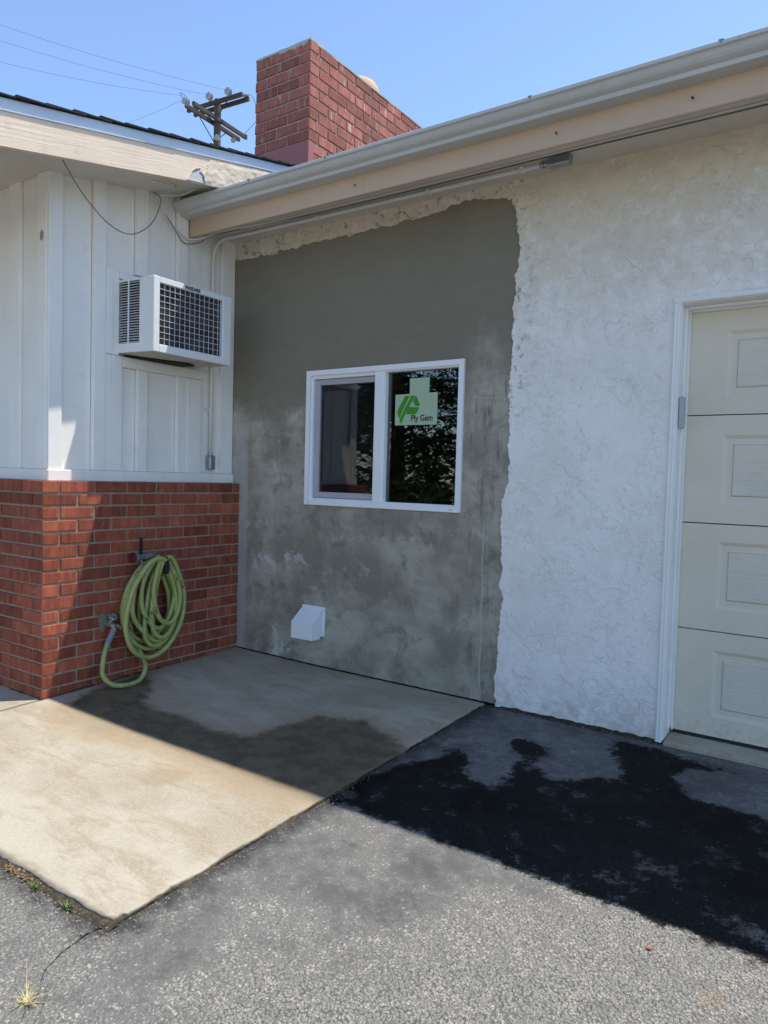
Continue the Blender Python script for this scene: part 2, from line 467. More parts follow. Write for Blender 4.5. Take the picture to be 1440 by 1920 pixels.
# ---- asphalt
def m_asphalt():
    n = NT('worn_asphalt')
    v = n.obj()
    at = n.n('Attribute', attribute_name='wet').outputs['Fac']
    tar = n.n('Attribute', attribute_name='tar').outputs['Fac']
    worn_a = n.n('Attribute', attribute_name='worn').outputs['Fac']
    v2 = n.n('VectorMath', {0: v, 1: (1, 1, 0.2)}, operation='MULTIPLY').outputs[0]
    n1 = n.noise(v2, 2.6, 6, 0.62)
    n2 = n.noise(v2, 13, 6, 0.65)
    fine = n.noise(v2, 300, 4, 0.7)
    vs = n.n('VectorMath', {0: v2, 1: n.n('VectorMath', {0: n.n('TexNoise', {'Vector': v2, 'Scale': 70.0, 'Detail': 4.0, 'Roughness': 0.7}).outputs['Color'], 1: (0.016, 0.016, 0.0)}, operation='MULTIPLY').outputs[0]}, operation='ADD').outputs[0]
    va = n.n('TexVoronoi', {'Vector': vs, 'Scale': 122.0, 'Randomness': 1.0}, feature='F1')
    vb = n.n('TexVoronoi', {'Vector': vs, 'Scale': 185.0, 'Randomness': 1.0}, feature='F1')
    ra = n.n('SeparateColor', {0: va.outputs['Color']}).outputs[0]
    rb_ = n.n('SeparateColor', {0: vb.outputs['Color']}).outputs[1]
    da, db_ = va.outputs['Distance'], vb.outputs['Distance']
    pb2 = n.noise(vs, 210, 4, 0.7)
    worn = n.math('ADD', worn_a, n.math('MULTIPLY', n.math('SUBTRACT', n2, 0.5), 1.3))
    worn = n.math('ADD', worn, n.math('MULTIPLY', n.math('SUBTRACT', n.noise(v2, 42, 5, 0.7), 0.5), 0.9))
    worn = n.math('ADD', worn, n.math('MULTIPLY', n.math('SUBTRACT', n1, 0.5), 1.0), clamp=True)
    base = n.mix(n.step(n1, 0.35, 0.65), (0.074, 0.073, 0.071, 1), (0.118, 0.116, 0.112, 1))
    base = n.mix(n.math('MULTIPLY', n.step(fine, 0.42, 0.68), 0.45), base, (0.165, 0.162, 0.155, 1))
    base = n.mix(n.math('MULTIPLY', worn, 0.75), base, (0.330, 0.320, 0.290, 1))
    oil = n.step(n.noise(v2, 5.5, 7, 0.7, 0.6), 0.60, 0.70)
    base = n.mix(n.math('MULTIPLY', oil, 0.45), base, (0.055, 0.054, 0.053, 1))
    sc_ = n.mix(pb2, (0.60, 0.555, 0.45, 1), (0.45, 0.43, 0.375, 1))
    th = n.math('SUBTRACT', 1.04, n.math('MULTIPLY', worn, 0.62))
    sel_a = n.step(n.noise(v2, 17, 4, 0.6), 0.44, 0.56)
    ta = n.math('MULTIPLY', n.math('MULTIPLY', sel_a, n.step(n.math('SUBTRACT', ra, th), -0.10, 0.30)), n.math('SUBTRACT', 1.0, n.step(n.math('ADD', da, n.math('MULTIPLY', pb2, 0.25)), 0.42, 0.80)))
    tb = n.math('MULTIPLY', n.step(n.math('SUBTRACT', rb_, th), -0.12, 0.30), n.math('SUBTRACT', 1.0, n.step(n.math('ADD', db_, n.math('MULTIPLY', pb2, 0.3)), 0.40, 0.85)))
    col = n.mix(n.math('MULTIPLY', tb, 0.70), base, sc_)
    col = n.mix(n.math('MULTIPLY', ta, 0.85), col, sc_)
    gap = n.math('MULTIPLY', n.step(da, 0.50, 0.85), n.math('ADD', 0.15, n.math('MULTIPLY', worn, 0.55)))
    col = n.mix(n.math('MULTIPLY', gap, 0.75), col, (0.055, 0.053, 0.051, 1))
    # black tar along the slab's edge
    tm = n.math('SUBTRACT', 1.0, n.step(n.math('ADD', tar, n.math('ADD', n.math('MULTIPLY', n.math('SUBTRACT', n2, 0.5), 0.16), n.math('MULTIPLY', n.math('SUBTRACT', n.noise(v2, 38, 6, 0.75), 0.5), 0.14))), 0.00, 0.115))
    col = n.mix(n.math('MULTIPLY', tm, 0.92), col, (0.042, 0.041, 0.040, 1))
    # rusty spot
    rd = n.n('VectorMath', {0: v2, 1: (3.23, -1.58, -0.012)}, operation='DISTANCE').outputs['Value']
    col = n.mix(n.math('MULTIPLY', n.math('SUBTRACT', 1.0, n.step(rd, 0.0, 0.05)), 0.35), col, (0.42, 0.26, 0.10, 1))
    # water
    wn_ = n.math('ADD', at, n.math('ADD', n.math('MULTIPLY', n.math('SUBTRACT', n.noise(v2, 34, 9, 0.75), 0.5), 0.17), n.math('MULTIPLY', n.math('SUBTRACT', n.noise(v2, 9, 5, 0.6), 0.5), 0.13)))
    wet = n.math('SUBTRACT', 1.0, n.step(wn_, -0.022, 0.014))
    isl = n.math('MAXIMUM', n.math('MULTIPLY', n.step(n.noise(v2, 6.0, 9, 0.74), 0.555, 0.66), 0.60), n.math('MULTIPLY', n.step(n.noise(v2, 85, 5, 0.8), 0.64, 0.72), 0.22))
    wet = n.math('MULTIPLY', wet, n.math('SUBTRACT', 1.0, isl))
    dark = n.mix(1.0, col, (0.075, 0.076, 0.085, 1), 'MULTIPLY')
    col = n.mix(wet, col, dark)
    ro = n.math('SUBTRACT', 0.85, n.math('MULTIPLY', wet, 0.20))
    h = n.math('ADD', n.math('MULTIPLY', n.math('SUBTRACT', 1.0, da), n.math('ADD', 0.5, n.math('MULTIPLY', worn, 1.3))), n.math('MULTIPLY', pb2, 0.6))
    h = n.math('ADD', h, n.math('MULTIPLY', ra, n.math('MULTIPLY', worn, 0.6)))
    h = n.math('ADD', h, n.math('MULTIPLY', fine, 0.25))
    hs = n.n('Bump', {'Height': h, 'Strength': n.math('ADD', 0.4, n.math('MULTIPLY', worn, 0.5)), 'Distance': 0.008}).outputs[0]
    n.finish(col, ro, hs, spec=n.math('SUBTRACT', 0.35, n.math('MULTIPLY', wet, 0.27)))
    return n.m


# ---- painted wood (vertical or lengthwise grain)
def m_wood(name, c, gs, amt=0.08, bump=0.25, dirt=(0.45, 0.36, 0.24, 0.35), rough=0.6, shear=0.0):
    n = NT(name)
    v = n.obj()
    if shear:
        q = n.n('SeparateXYZ', {0: v})
        v = n.n('CombineXYZ', {0: q.outputs[0], 1: q.outputs[1], 2: n.math('SUBTRACT', q.outputs[2], n.math('MULTIPLY', q.outputs[1], shear))}).outputs[0]
    vs = n.n('VectorMath', {0: v, 1: gs}, operation='MULTIPLY').outputs[0]
    g = n.noise(vs, 1.0, 5, 0.6, 0.8)
    f = n.noise(v, 3.0, 6, 0.6)
    k = n.ramp(f, [(0.3, 1 - amt), (0.7, 1 + amt)])
    col = n.mix(1.0, (*c, 1), k, 'MULTIPLY')
    d = n.noise(v, 7.5, 8, 0.75)
    col = n.mix(n.math('MULTIPLY', n.step(d, 0.58, 0.76), dirt[3]), col, (*dirt[:3], 1))
    col = n.mix(n.math('MULTIPLY', n.step(g, 0.55, 0.72), 0.12), col, (c[0] * 0.6, c[1] * 0.58, c[2] * 0.52, 1))
    dr_ = n.noise(n.n('VectorMath', {0: v, 1: (34, 34, 1.6)}, operation='MULTIPLY').outputs[0], 1.0, 6, 0.7)
    col = n.mix(n.math('MULTIPLY', n.step(dr_, 0.56, 0.72), 0.22), col, (c[0] * 0.66, c[1] * 0.60, c[2] * 0.50, 1))
    return n.finish(col, rough, n.bump(n.math('ADD', g, n.math('MULTIPLY', n.noise(v, 120, 3), 0.25)), bump, 0.004), spec=0.35)


def m_door(name, c, bump):
    n = NT(name)
    v = n.obj()
    g = n.noise(n.n('VectorMath', {0: v, 1: (8, 8, 105)}, operation='MULTIPLY').outputs[0], 1.0, 6, 0.65, 1.2)
    f = n.noise(v, 3.5, 7, 0.65)
    col = n.mix(n.step(f, 0.4, 0.7), (*c, 1), (c[0] * 0.93, c[1] * 0.93, c[2] * 0.92, 1))
    zz = n.n('SeparateXYZ', {0: v}).outputs[2]
    low = n.math('SUBTRACT', 1.0, n.step(zz, 0.0, 0.16))
    sp = n.noise(v, 38, 6, 0.75)
    col = n.mix(n.math('MULTIPLY', low, n.math('MULTIPLY', n.step(sp, 0.40, 0.70), 0.55)), col, (0.34, 0.30, 0.235, 1))
    col = n.mix(n.math('MULTIPLY', n.step(sp, 0.68, 0.74), 0.35), col, (0.42, 0.37, 0.28, 1))
    scf = n.noise(n.n('VectorMath', {0: v, 1: (3, 3, 34)}, operation='MULTIPLY').outputs[0], 1.0, 6, 0.7)
    col = n.mix(n.math('MULTIPLY', n.step(scf, 0.62, 0.72), 0.18), col, (0.45, 0.41, 0.33, 1))
    return n.finish(col, 0.5, n.bump(n.math('ADD', g, n.math('MULTIPLY', n.noise(v, 150, 3), 0.2)), bump, 0.005), spec=0.4)


def m_glass():
    n = NT('window_glass')
    fr = n.n('Fresnel', {'IOR': 1.52}).outputs[0]
    f2 = n.math('MULTIPLY', fr, 2.1, clamp=True)
    tr = n.n('BsdfTransparent', {0: (0.55, 0.58, 0.57)})
    nz = n.bump(n.noise(n.obj(), 2.5, 2), 0.02, 0.01)
    gl = n.n('BsdfGlossy', {'Color': (1, 1, 1, 1), 'Roughness': 0.004, 'Normal': nz})
    mx = n.n('MixShader', {0: f2, 1: tr.outputs[0], 2: gl.outputs[0]})
    n.t.links.new(mx.outputs[0], n.out.inputs[0])
    return n.m


def m_hose():
    n = NT('green_hose_rubber')
    at = n.n('Attribute', attribute_name='run').outputs['Fac']
    sd = n.n('Attribute', attribute_name='side').outputs['Fac']
    v = n.obj()
    f = n.noise(v, 26, 6, 0.65)
    col = n.mix(n.step(f, 0.35, 0.7), (0.295, 0.355, 0.105, 1), (0.38, 0.405, 0.165, 1))
    col = n.mix(n.math('MULTIPLY', n.step(n.noise(v, 9, 6, 0.7), 0.48, 0.66), 0.55), col, (0.20, 0.21, 0.115, 1))
    col = n.mix(n.math('MULTIPLY', n.step(n.noise(v, 45, 6, 0.75), 0.58, 0.68), 0.35), col, (0.13, 0.12, 0.08, 1))
    # printed dashes along one side
    ph = n.math('FRACT', n.math('MULTIPLY', at, 9.0))
    dash = n.math('MULTIPLY', n.math('LESS_THAN', ph, 0.42), n.step(n.noise(n.n('CombineXYZ', {0: n.math('MULTIPLY', at, 60.0)}).outputs[0], 1.0, 2), 0.42, 0.5))
    band = n.math('MULTIPLY', n.math('GREATER_THAN', sd, 0.86), dash)
    grp = n.step(n.noise(n.n('CombineXYZ', {0: n.math('MULTIPLY', at, 2.2)}).outputs[0], 1.0, 1), 0.54, 0.57)
    col = n.mix(n.math('MULTIPLY', n.math('MULTIPLY', band, grp), 0.8), col, (0.03, 0.035, 0.02, 1))
    return n.finish(col, 0.5, None, spec=0.4)


M = {}
M['brick'] = m_brick('red_brick', (0.40, 0.118, 0.066), (0.235, 0.060, 0.038), (0.48, 0.225, 0.15), 0.45)
M['chim_brick'] = m_brick('chimney_brick', (0.52, 0.200, 0.145), (0.36, 0.110, 0.082), (0.68, 0.46, 0.37), 0.95)
M['mortar'] = m_mortar('grey_mortar', (0.36, 0.295, 0.225))
M['chim_mortar'] = m_mortar('pale_mortar', (0.50, 0.36, 0.29))
M['stucco'] = m_stucco()
M['cement'] = m_cement()
M['concrete'] = m_concrete()
M['asphalt'] = m_asphalt()
M['siding'] = m_wood('white_siding_paint', (0.85, 0.835, 0.79), (5, 5, 75), 0.05, 0.25, (0.56, 0.49, 0.37, 0.32))
M['batten'] = m_wood('white_batten_paint', (0.86, 0.845, 0.805), (60, 60, 2), 0.05, 0.12, (0.55, 0.46, 0.33, 0.30))
M['soffit'] = m_wood('cream_soffit_paint', (0.62, 0.575, 0.49), (9, 9, 9), 0.08, 0.4, (0.42, 0.34, 0.24, 0.40), 0.8)
M['fascia'] = m_wood('tan_fascia_paint', (0.57, 0.425, 0.305), (2.5, 40, 70), 0.05, 0.15, (0.36, 0.28, 0.20, 0.30))
M['rake'] = m_wood('beige_rake_paint', (0.78, 0.625, 0.47), (40, 2.5, 60), 0.06, 0.6, (0.44, 0.34, 0.24, 0.55), shear=0.206)
M['bare'] = m_wood('bare_grey_wood', (0.55, 0.54, 0.52), (40, 3, 60), 0.15, 0.6, (0.2, 0.17, 0.14, 0.5))
M['plaster'] = m_plain('cream_plaster', (0.66, 0.56, 0.44), 0.9, spec=0.2, var=0.10, s=8, bump=0.8, bs=45)
M['drip'] = m_plain('pale_blue_metal', (0.56, 0.62, 0.70), 0.4, 0.0, 0.5, var=0.03)
M['gutter'] = m_plain('grey_gutter_paint', (0.52, 0.53, 0.51), 0.42, 0.0, 0.5, var=0.05, s=3, dirt=(0.36, 0.34, 0.28, 0.30))
M['shingle'] = m_plain('dark_shingle', (0.032, 0.033, 0.036), 0.95, spec=0.2, var=0.3, s=30, bump=0.8, bs=150)
M['vinyl'] = m_plain('white_vinyl', (0.83, 0.85, 0.88), 0.3, spec=0.5, var=0.015)
M['greyframe'] = m_plain('grey_screen_frame', (0.40, 0.40, 0.43), 0.45, spec=0.5, var=0.03)
M['glass'] = m_glass()
sn = NT('insect_screen_mesh')
_t = sn.n('BsdfTransparent', {0: (1, 1, 1)})
_d = sn.n('BsdfDiffuse', {0: (0.02, 0.02, 0.022)})
_m = sn.n('MixShader', {0: 0.22, 1: _t.outputs[0], 2: _d.outputs[0]})
sn.t.links.new(_m.outputs[0], sn.out.inputs[0])
M['screen'] = sn.m
M['room'] = m_plain('dark_room_paint', (0.06, 0.065, 0.07), 0.9, var=0.2)
M['trim'] = m_wood('white_trim_paint', (0.83, 0.83, 0.81), (40, 40, 2), 0.04, 0.05, (0.40, 0.36, 0.28, 0.28))
M['door'] = m_door('almond_door_paint', (0.69, 0.625, 0.51), 0.15)
M['door_panel'] = m_door('almond_grained_panel', (0.70, 0.645, 0.545), 0.9)
M['rubber'] = m_plain('black_rubber', (0.02, 0.02, 0.02), 0.7)
M['ac'] = m_plain('white_enamel', (0.78, 0.79, 0.80), 0.35, spec=0.5, var=0.03, dirt=(0.6, 0.56, 0.48, 0.12))
M['ac_dark'] = m_plain('dark_cavity', (0.012, 0.012, 0.013), 0.8)
M['ac_under'] = m_plain('stained_metal_pan', (0.48, 0.43, 0.35), 0.6, var=0.2, dirt=(0.24, 0.17, 0.10, 0.5))
M['ac_coil'] = m_plain('dark_coil_fins', (0.13, 0.135, 0.15), 0.4, 0.3, 0.5, var=0.5, s=14)
M['print'] = m_plain('black_print', (0.012, 0.012, 0.014), 0.5)
M['steel'] = m_plain('galvanised_steel', (0.36, 0.38, 0.40), 0.35, 0.75, 0.5, var=0.15, s=30)
M['painted_pipe'] = m_plain('white_pipe_paint', (0.70, 0.70, 0.67), 0.5, var=0.05)
M['iron'] = m_plain('black_iron', (0.018, 0.017, 0.018), 0.5, 0.2)
M['nozzle_grey'] = m_plain('grey_nozzle_plastic', (0.14, 0.15, 0.17), 0.5, var=0.2, s=40)
M['nozzle_red'] = m_plain('red_plastic', (0.075, 0.008, 0.010), 0.5)
M['brass'] = m_plain('weathered_brass', (0.26, 0.24, 0.22), 0.5, 0.5, var=0.3, s=60)
M['sleeve'] = m_plain('grey_sleeve', (0.20, 0.20, 0.23), 0.5)
M['hose'] = m_hose()
M['cable_dark'] = m_plain('dark_cable', (0.12, 0.11, 0.10), 0.6)
M['cable_white'] = m_plain('white_cable', (0.68, 0.66, 0.60), 0.5)
M['wire'] = m_plain('power_line', (0.09, 0.10, 0.12), 0.5)
M['flash'] = m_plain('pink_painted_flashing', (0.40, 0.155, 0.145), 0.6, var=0.06)
M['clay'] = m_plain('tan_clay', (0.62, 0.42, 0.24), 0.85, var=0.12, s=12)
M['crown'] = m_mortar('white_crown_mortar', (0.58, 0.55, 0.50))
M['polewood'] = m_wood('weathered_pole_wood', (0.08, 0.068, 0.056), (30, 30, 2), 0.3, 0.5, (0.05, 0.04, 0.03, 0.5), 0.9)
M['armwood'] = m_wood('grey_crossarm_wood', (0.062, 0.052, 0.045), (12, 12, 12), 0.3, 0.5, (0.06, 0.05, 0.04, 0.5), 0.9)
M['porcelain'] = m_plain('grey_porcelain', (0.30, 0.315, 0.325), 0.2, spec=0.6, var=0.1)
M['sensor'] = m_plain('grey_plastic', (0.42, 0.43, 0.46), 0.45, var=0.04)
M['sticker'] = m_plain('pale_green_film', (0.40, 0.52, 0.36), 0.35, var=0.05)
M['sticker_green'] = m_plain('green_print', (0.055, 0.27, 0.022), 0.4, var=0.06)
M['dirt'] = m_plain('joint_dirt', (0.060, 0.050, 0.038), 0.95, spec=0.1, var=0.5, s=40, bump=0.9, bs=90, dirt=(0.22, 0.17, 0.11, 0.5))
M['litter'] = m_plain('dry_leaf_litter', (0.26, 0.17, 0.09), 0.9, var=0.5, s=60)
M['crack'] = m_plain('crack_dirt', (0.012, 0.011, 0.010), 1.0, spec=0.05)
M['weed'] = m_plain('weed_green', (0.10, 0.17, 0.05), 0.7, var=0.3, s=40)
M['straw'] = m_plain('straw_yellow', (0.48, 0.42, 0.20), 0.7, var=0.3, s=40)
M['redleaf'] = m_plain('red_leaf', (0.40, 0.10, 0.05), 0.7)
M['bark'] = m_plain('tree_bark', (0.10, 0.075, 0.055), 0.95, var=0.3, s=12, bump=0.8, bs=20)
M['soil'] = m_plain('far_ground_soil', (0.30, 0.27, 0.22), 0.95, spec=0.1, var=0.2, s=0.4)


def m_leaf():
    n = NT('pine_needles')
    oi = n.n('Attribute', attribute_name='tone').outputs['Fac']
    col = n.mix(oi, (0.024, 0.042, 0.012, 1), (0.110, 0.150, 0.040, 1))
    return n.finish(col, 0.7, spec=0.25)


M['leaf'] = m_leaf()


def gz(x, y):
    """height of the paved ground: it falls gently away from the house"""
    return -0.014 - 0.010 * min(max(x / 0.7, 0), 1) + 0.022 * y


# ================================================================== SETTING
def sdf(px, py, poly):
    """signed distance (negative inside) of points to a polygon"""
    P = np.array(poly, float)
    Q = np.roll(P, -1, axis=0)
    d = np.full(px.shape, 1e9)
    ins = np.zeros(px.shape, bool)
    for (ax, ay), (bx, by) in zip(P, Q):
        ex, ey = bx - ax, by - ay
        t = np.clip(((px - ax) * ex + (py - ay) * ey) / (ex * ex + ey * ey + 1e-12), 0, 1)
        d = np.minimum(d, (px - ax - t * ex) ** 2 + (py - ay - t * ey) ** 2)
        c = ((ay > py) != (by > py)) & (px < (bx - ax) * (py - ay) / (by - ay + 1e-12) + ax)
        ins ^= c
    d = np.sqrt(d)
    return np.where(ins, -d, d)


def gzn(x, y):
    return -0.014 - 0.010 * np.clip(x / 0.7, 0, 1) + 0.022 * y


def grid_mesh(name, xs, ys, zf, mat, attrs, keep=None, skirt=0.0):
    X, Y = np.meshgrid(xs, ys, indexing='ij')
    Z = zf(X, Y)
    nx, ny = X.shape
    co = np.stack([X, Y, Z], -1).reshape(-1, 3)
    idx = np.arange(nx * ny).reshape(nx, ny)
    F = np.stack([idx[:-1, :-1], idx[1:, :-1], idx[1:, 1:], idx[:-1, 1:]], -1).reshape(-1, 4)
    faces = F.tolist()
    verts = co.tolist()
    if skirt:
        ring = list(idx[:, 0]) + list(idx[-1, 1:]) + list(idx[-2::-1, -1]) + list(idx[0, -2:0:-1])
        b = len(verts)
        for i in ring:
            q = verts[i]
            verts.append([q[0], q[1], q[2] - skirt])
        m = len(ring)
        for k in range(m):
            faces.append([int(ring[k]), b + k, b + (k + 1) % m, int(ring[(k + 1) % m])])
    me = bpy.data.meshes.new(name)
    me.from_pydata(verts, [], faces)
    for an, fn in attrs.items():
        a = me.attributes.new(an, 'FLOAT', 'POINT')
        vals = fn(X, Y).reshape(-1)
        if skirt:
            vals = np.concatenate([vals, vals[np.array(ring)]])
        a.data.foreach_set('value', vals.astype(np.float32))
    me.polygons.foreach_set('use_smooth', [True] * (len(F)) + [False] * (len(faces) - len(F)))
    me.materials.append(mat)
    o = bpy.data.objects.new(name, me)
    COL.objects.link(o)
    return o


CONC_WET = [(0.17, -1.36), (0.10, -1.24), (0.05, -1.08), (-0.0, -0.77), (0.21, -0.83), (0.42, -1.05), (0.58, -1.09), (0.76, -1.09), (1.0, -1.11), (1.18, -1.06),
            (1.21, -0.91), (1.24, -0.79), (1.28, -0.68), (1.5, -0.58), (1.7, -0.69), (1.82, -0.77), (1.95, -0.85), (1.95, -1.31), (1.76, -1.45), (1.48, -1.44), (1.3, -1.45),
            (1.02, -1.41), (0.76, -1.42), (0.60, -1.48), (0.36, -1.47)]
ASPH_WET = [(1.80, -1.33), (1.80, -1.08), (1.87, -1.06), (1.91, -0.87), (1.99, -0.71), (1.99, -0.62), (2.08, -0.63), (2.16, -0.79), (2.31, -0.88), (2.33, -0.81), (2.28, -0.63),
            (2.3, -0.53), (2.18, -0.46), (2.15, -0.37), (2.22, -0.31), (2.35, -0.37), (2.38, -0.49), (2.35, -0.57), (2.45, -0.64), (2.5, -0.64), (2.55, -0.6), (2.63, -0.52),
            (2.72, -0.53), (2.65, -0.36), (2.57, -0.24), (2.55, -0.1), (2.66, -0.06), (2.81, -0.09), (2.96, -0.12), (3.08, -0.14), (2.9, -0.23), (2.87, -0.34), (2.97, -0.49),
            (3.23, -0.51), (3.5, -0.62), (3.5, -1.40), (3.32, -1.375), (2.68, -1.35), (2.29, -1.335)]
SLAB_POLY = [(-3, -2.245), (1.845, -2.245), (1.855, 0.2), (-3, 0.2)]


def fbm(X, Y, f, seed):
    out = np.zeros(X.shape)
    for i in np.ndindex(X.shape):
        out[i] = mnoise.noise(Vector((X[i] * f, Y[i] * f, seed)))
    return out


def worn_fn(X, Y):
    # more wear towards the lower right and in a band at the front; smooth seal coat near the slab
    d = sdf(X, Y, SLAB_POLY)
    base = np.clip((d - 0.12) / 0.5, 0, 1)
    smooth = np.exp(-(((X - 2.30) / 0.22) ** 2 + ((Y + 1.62) / 0.20) ** 2))
    smooth += 0.9 * np.exp(-(((X - 2.58) / 0.25) ** 2 + ((Y + 1.42) / 0.06) ** 2))
    smooth += 0.8 * np.exp(-(((X - 2.05) / 0.10) ** 2 + ((Y + 2.25) / 0.20) ** 2))
    rightw = np.clip((X - 2.3) / 0.7, 0, 1)
    frontw = np.clip((-Y - 1.7) / 0.6, 0, 1)
    return np.clip(0.30 * base + 0.62 * rightw + 0.52 * frontw - 0.85 * smooth, 0, 1) * np.clip((-Y - 1.0) / 0.3, 0, 1) + 0.12


# asphalt driveway: fine grid where the photo looks, coarse beyond
xs = np.concatenate([np.linspace(-12, 0.4, 14)[:-1], np.arange(0.4, 3.7, 0.02), np.linspace(3.7, 14, 20)])
ys = np.concatenate([np.linspace(-14, -3.2, 16)[:-1], np.arange(-3.2, 0.06, 0.02), [0.15, 0.6]])


def asph_z(X, Y):
    z = gzn(X, np.maximum(Y, -6.0)) - 0.012
    return z


drive = grid_mesh('driveway', xs, ys, asph_z, M['asphalt'],
                  {'wet': lambda X, Y: sdf(X, Y, ASPH_WET), 'tar': lambda X, Y: np.abs(sdf(X, Y, SLAB_POLY)), 'worn': worn_fn})
tag(drive, kind='structure')

g = MB()
g.poly([(-400, -400, -0.32), (400, -400, -0.32), (400, 400, -0.32), (-400, 400, -0.32)])
tag(g.build('ground', M['soil']), kind='structure')


def edge_jit(X, Y):
    return X, Y


# concrete slab by the corner
sx = np.arange(0.0, 1.8501, 0.0168)
sy = np.arange(-2.245, 0.0001, 0.0168)


def conc_shadow_side(X, Y):
    # dark part of the wet mark, cut along the gutter's cast shadow edge
    return np.clip((Y + 1.36 + 0.02 * X) / 0.05, 0, 1)


slab = grid_mesh('concrete_slab', sx, sy, gzn, M['concrete'],
                 {'wet': lambda X, Y: sdf(X, Y, CONC_WET), 'core': conc_shadow_side,
                  'edge': lambda X, Y: np.minimum(1.86 - X, Y + 2.245)}, skirt=0.09)
# chip the two free edges
me = slab.data
for v in me.vertices:
    x, y, z = v.co
    if x > 1.83:
        k = mnoise.noise(Vector((3, y * 8, 1))) * 0.011 + mnoise.noise(Vector((7, y * 35, 4))) * 0.006
        v.co.x += k - 0.002
        v.co.z -= 0.0015
    if y < -2.23:
        k = mnoise.noise(Vector((x * 8, 5, 2))) * 0.009 + mnoise.noise(Vector((x * 40, 2, 9))) * 0.008
        v.co.y -= k - 0.002
        v.co.z -= 0.0015
    if x > 1.82 and y < -2.2:
        v.co.x -= 0.012
        v.co.y += 0.010
tag(slab, kind='structure')

# concrete walk along the brick front, a joint apart
wx = np.linspace(-2.6, -0.012, 80)
wy = np.linspace(-2.245, -1.345, 40)
walk = grid_mesh('concrete_walk', wx, wy, gzn, M['concrete'],
                 {'wet': lambda X, Y: np.ones(X.shape), 'core': lambda X, Y: np.zeros(X.shape), 'edge': lambda X, Y: Y + 2.245}, skirt=0.09)
tag(walk, kind='structure')

# apron under the garage door
g = MB()
g.prism([(0.0 - 0.02, -0.10), (-0.02, -0.022), (0.0, -0.016), (0.20, -0.006), (0.20, -0.10)], 0, 2.752, 7.7)
apr = g.build('concrete_threshold', M['concrete'])
tag(apr, kind='structure')
for an in ('wet', 'edge'):
    a = apr.data.attributes.new(an, 'FLOAT', 'POINT')
    a.data.foreach_set('value', [1.0] * len(apr.data.vertices))


# joint filled with dirt along the slab's two free edges
def joint_strip(name, pts_fn, n, wfn, mat, zo):
    mb = MB()
    bm = mb.bm
    rows = []
    for i in range(n + 1):
        t = i / n
        (x, y), (nx, ny) = pts_fn(t)
        wv = wfn(t)
        rows.append([bm.verts.new((x + nx * o, y + ny * o, gz(x, y) - 0.012 + zo + hh)) for o, hh in ((-0.012, 0.002), (0.006, 0.003 + 0.004 * mnoise.noise(Vector((t * 60, 1, 0)))), (wv * 0.6, 0.0015 + 0.003 * mnoise.noise(Vector((t * 80, 9, 0)))), (wv, -0.003))])
    for i in range(n):
        for k in range(3):
            bm.faces.new((rows[i][k], rows[i + 1][k], rows[i + 1][k + 1], rows[i][k + 1]))
    o = mb.build(name, mat, smooth=True)
    tag(o, kind='stuff')
    return o


joint_strip('joint_dirt', lambda t: ((1.85 - 0.004, -0.05 - 2.20 * t), (1, 0)), 160,
            lambda t: (0.005 + 0.016 * max(0, mnoise.noise(Vector((t * 11, 3, 3)))) + 0.010 * abs(mnoise.noise(Vector((t * 50, 1, 3))))) * (0.5 if t < 0.5 else 1.0), M['dirt'], 0.003)
joint_strip('joint_dirt', lambda t: ((1.86 - 1.2 * t, -2.244), (0, -1)), 110,
            lambda t: 0.022 + 0.022 * max(0, mnoise.noise(Vector((t * 9, 13, 3)))) + 0.012 * abs(mnoise.noise(Vector((t * 40, 7, 3)))), M['dirt'], 0.003)

# crack in the asphalt running off the slab's corner
cr = [(1.83, -2.26), (1.822, -2.30), (1.828, -2.34), (1.832, -2.36), (1.836, -2.385), (1.848, -2.41), (1.86, -2.44), (1.885, -2.465), (1.92, -2.49), (1.945, -2.53), (1.985, -2.585), (2.02, -2.66)]
mb = MB()
cp = spline([(x, y, 0) for x, y in cr], 6)
prev = None
for i, p in enumerate(cp):
    t = i / len(cp)
    wv = (0.0030 * (1 - t) + 0.0006) * (0.25 + 1.3 * abs(mnoise.noise(Vector((i * 0.6, 0, 0)))))
    j = mnoise.noise(Vector((i * 0.9, 5, 0))) * 0.004
    a = mb.bm.verts.new((p.x - wv + j, p.y + j, gz(p.x, p.y) - 0.012 + 0.0035))
    b = mb.bm.verts.new((p.x + wv + j, p.y + j, gz(p.x, p.y) - 0.012 + 0.0035))
    if prev: mb.bm.faces.new((prev[0], prev[1], b, a))
    prev = (a, b)
tag(mb.build('pavement_crack', M['crack']), kind='structure')

# ================================================================== HOUSE (brick and siding wing, chimney)
D = 1.372
HC = 0.0677
house = empty('house')
tag(house, 'low house wing with red brick base, white board siding and brick chimney', 'house')

BR = {}


def brick_mesh(l, d, h, k, mat):
    key = (round(l, 3), round(d, 3), round(h, 3), k, mat.name)
    if key not in BR:
        random.seed(hash((round(l * 1000), round(d * 1000), k)) % 9999)
        bm = bmesh.new()
        bmesh.ops.create_cube(bm, size=1.0, matrix=Matrix.Diagonal((l, d, h, 1)))
        for v in bm.verts:
            v.co += Vector((random.uniform(-.0012, .0012), random.uniform(-.0008, .0008), random.uniform(-.0011, .0011)))
        bmesh.ops.bevel(bm, geom=bm.edges[:], offset=random.uniform(0.0018, 0.0040), segments=1, affect='EDGES')
        me_ = bpy.data.meshes.new('brick')
        bm.to_mesh(me_)
        bm.free()
        me_.materials.append(mat)
        BR[key] = me_
    return BR[key]


def mesh_part(name, parent):
    e = empty(name, parent=parent)
    return e


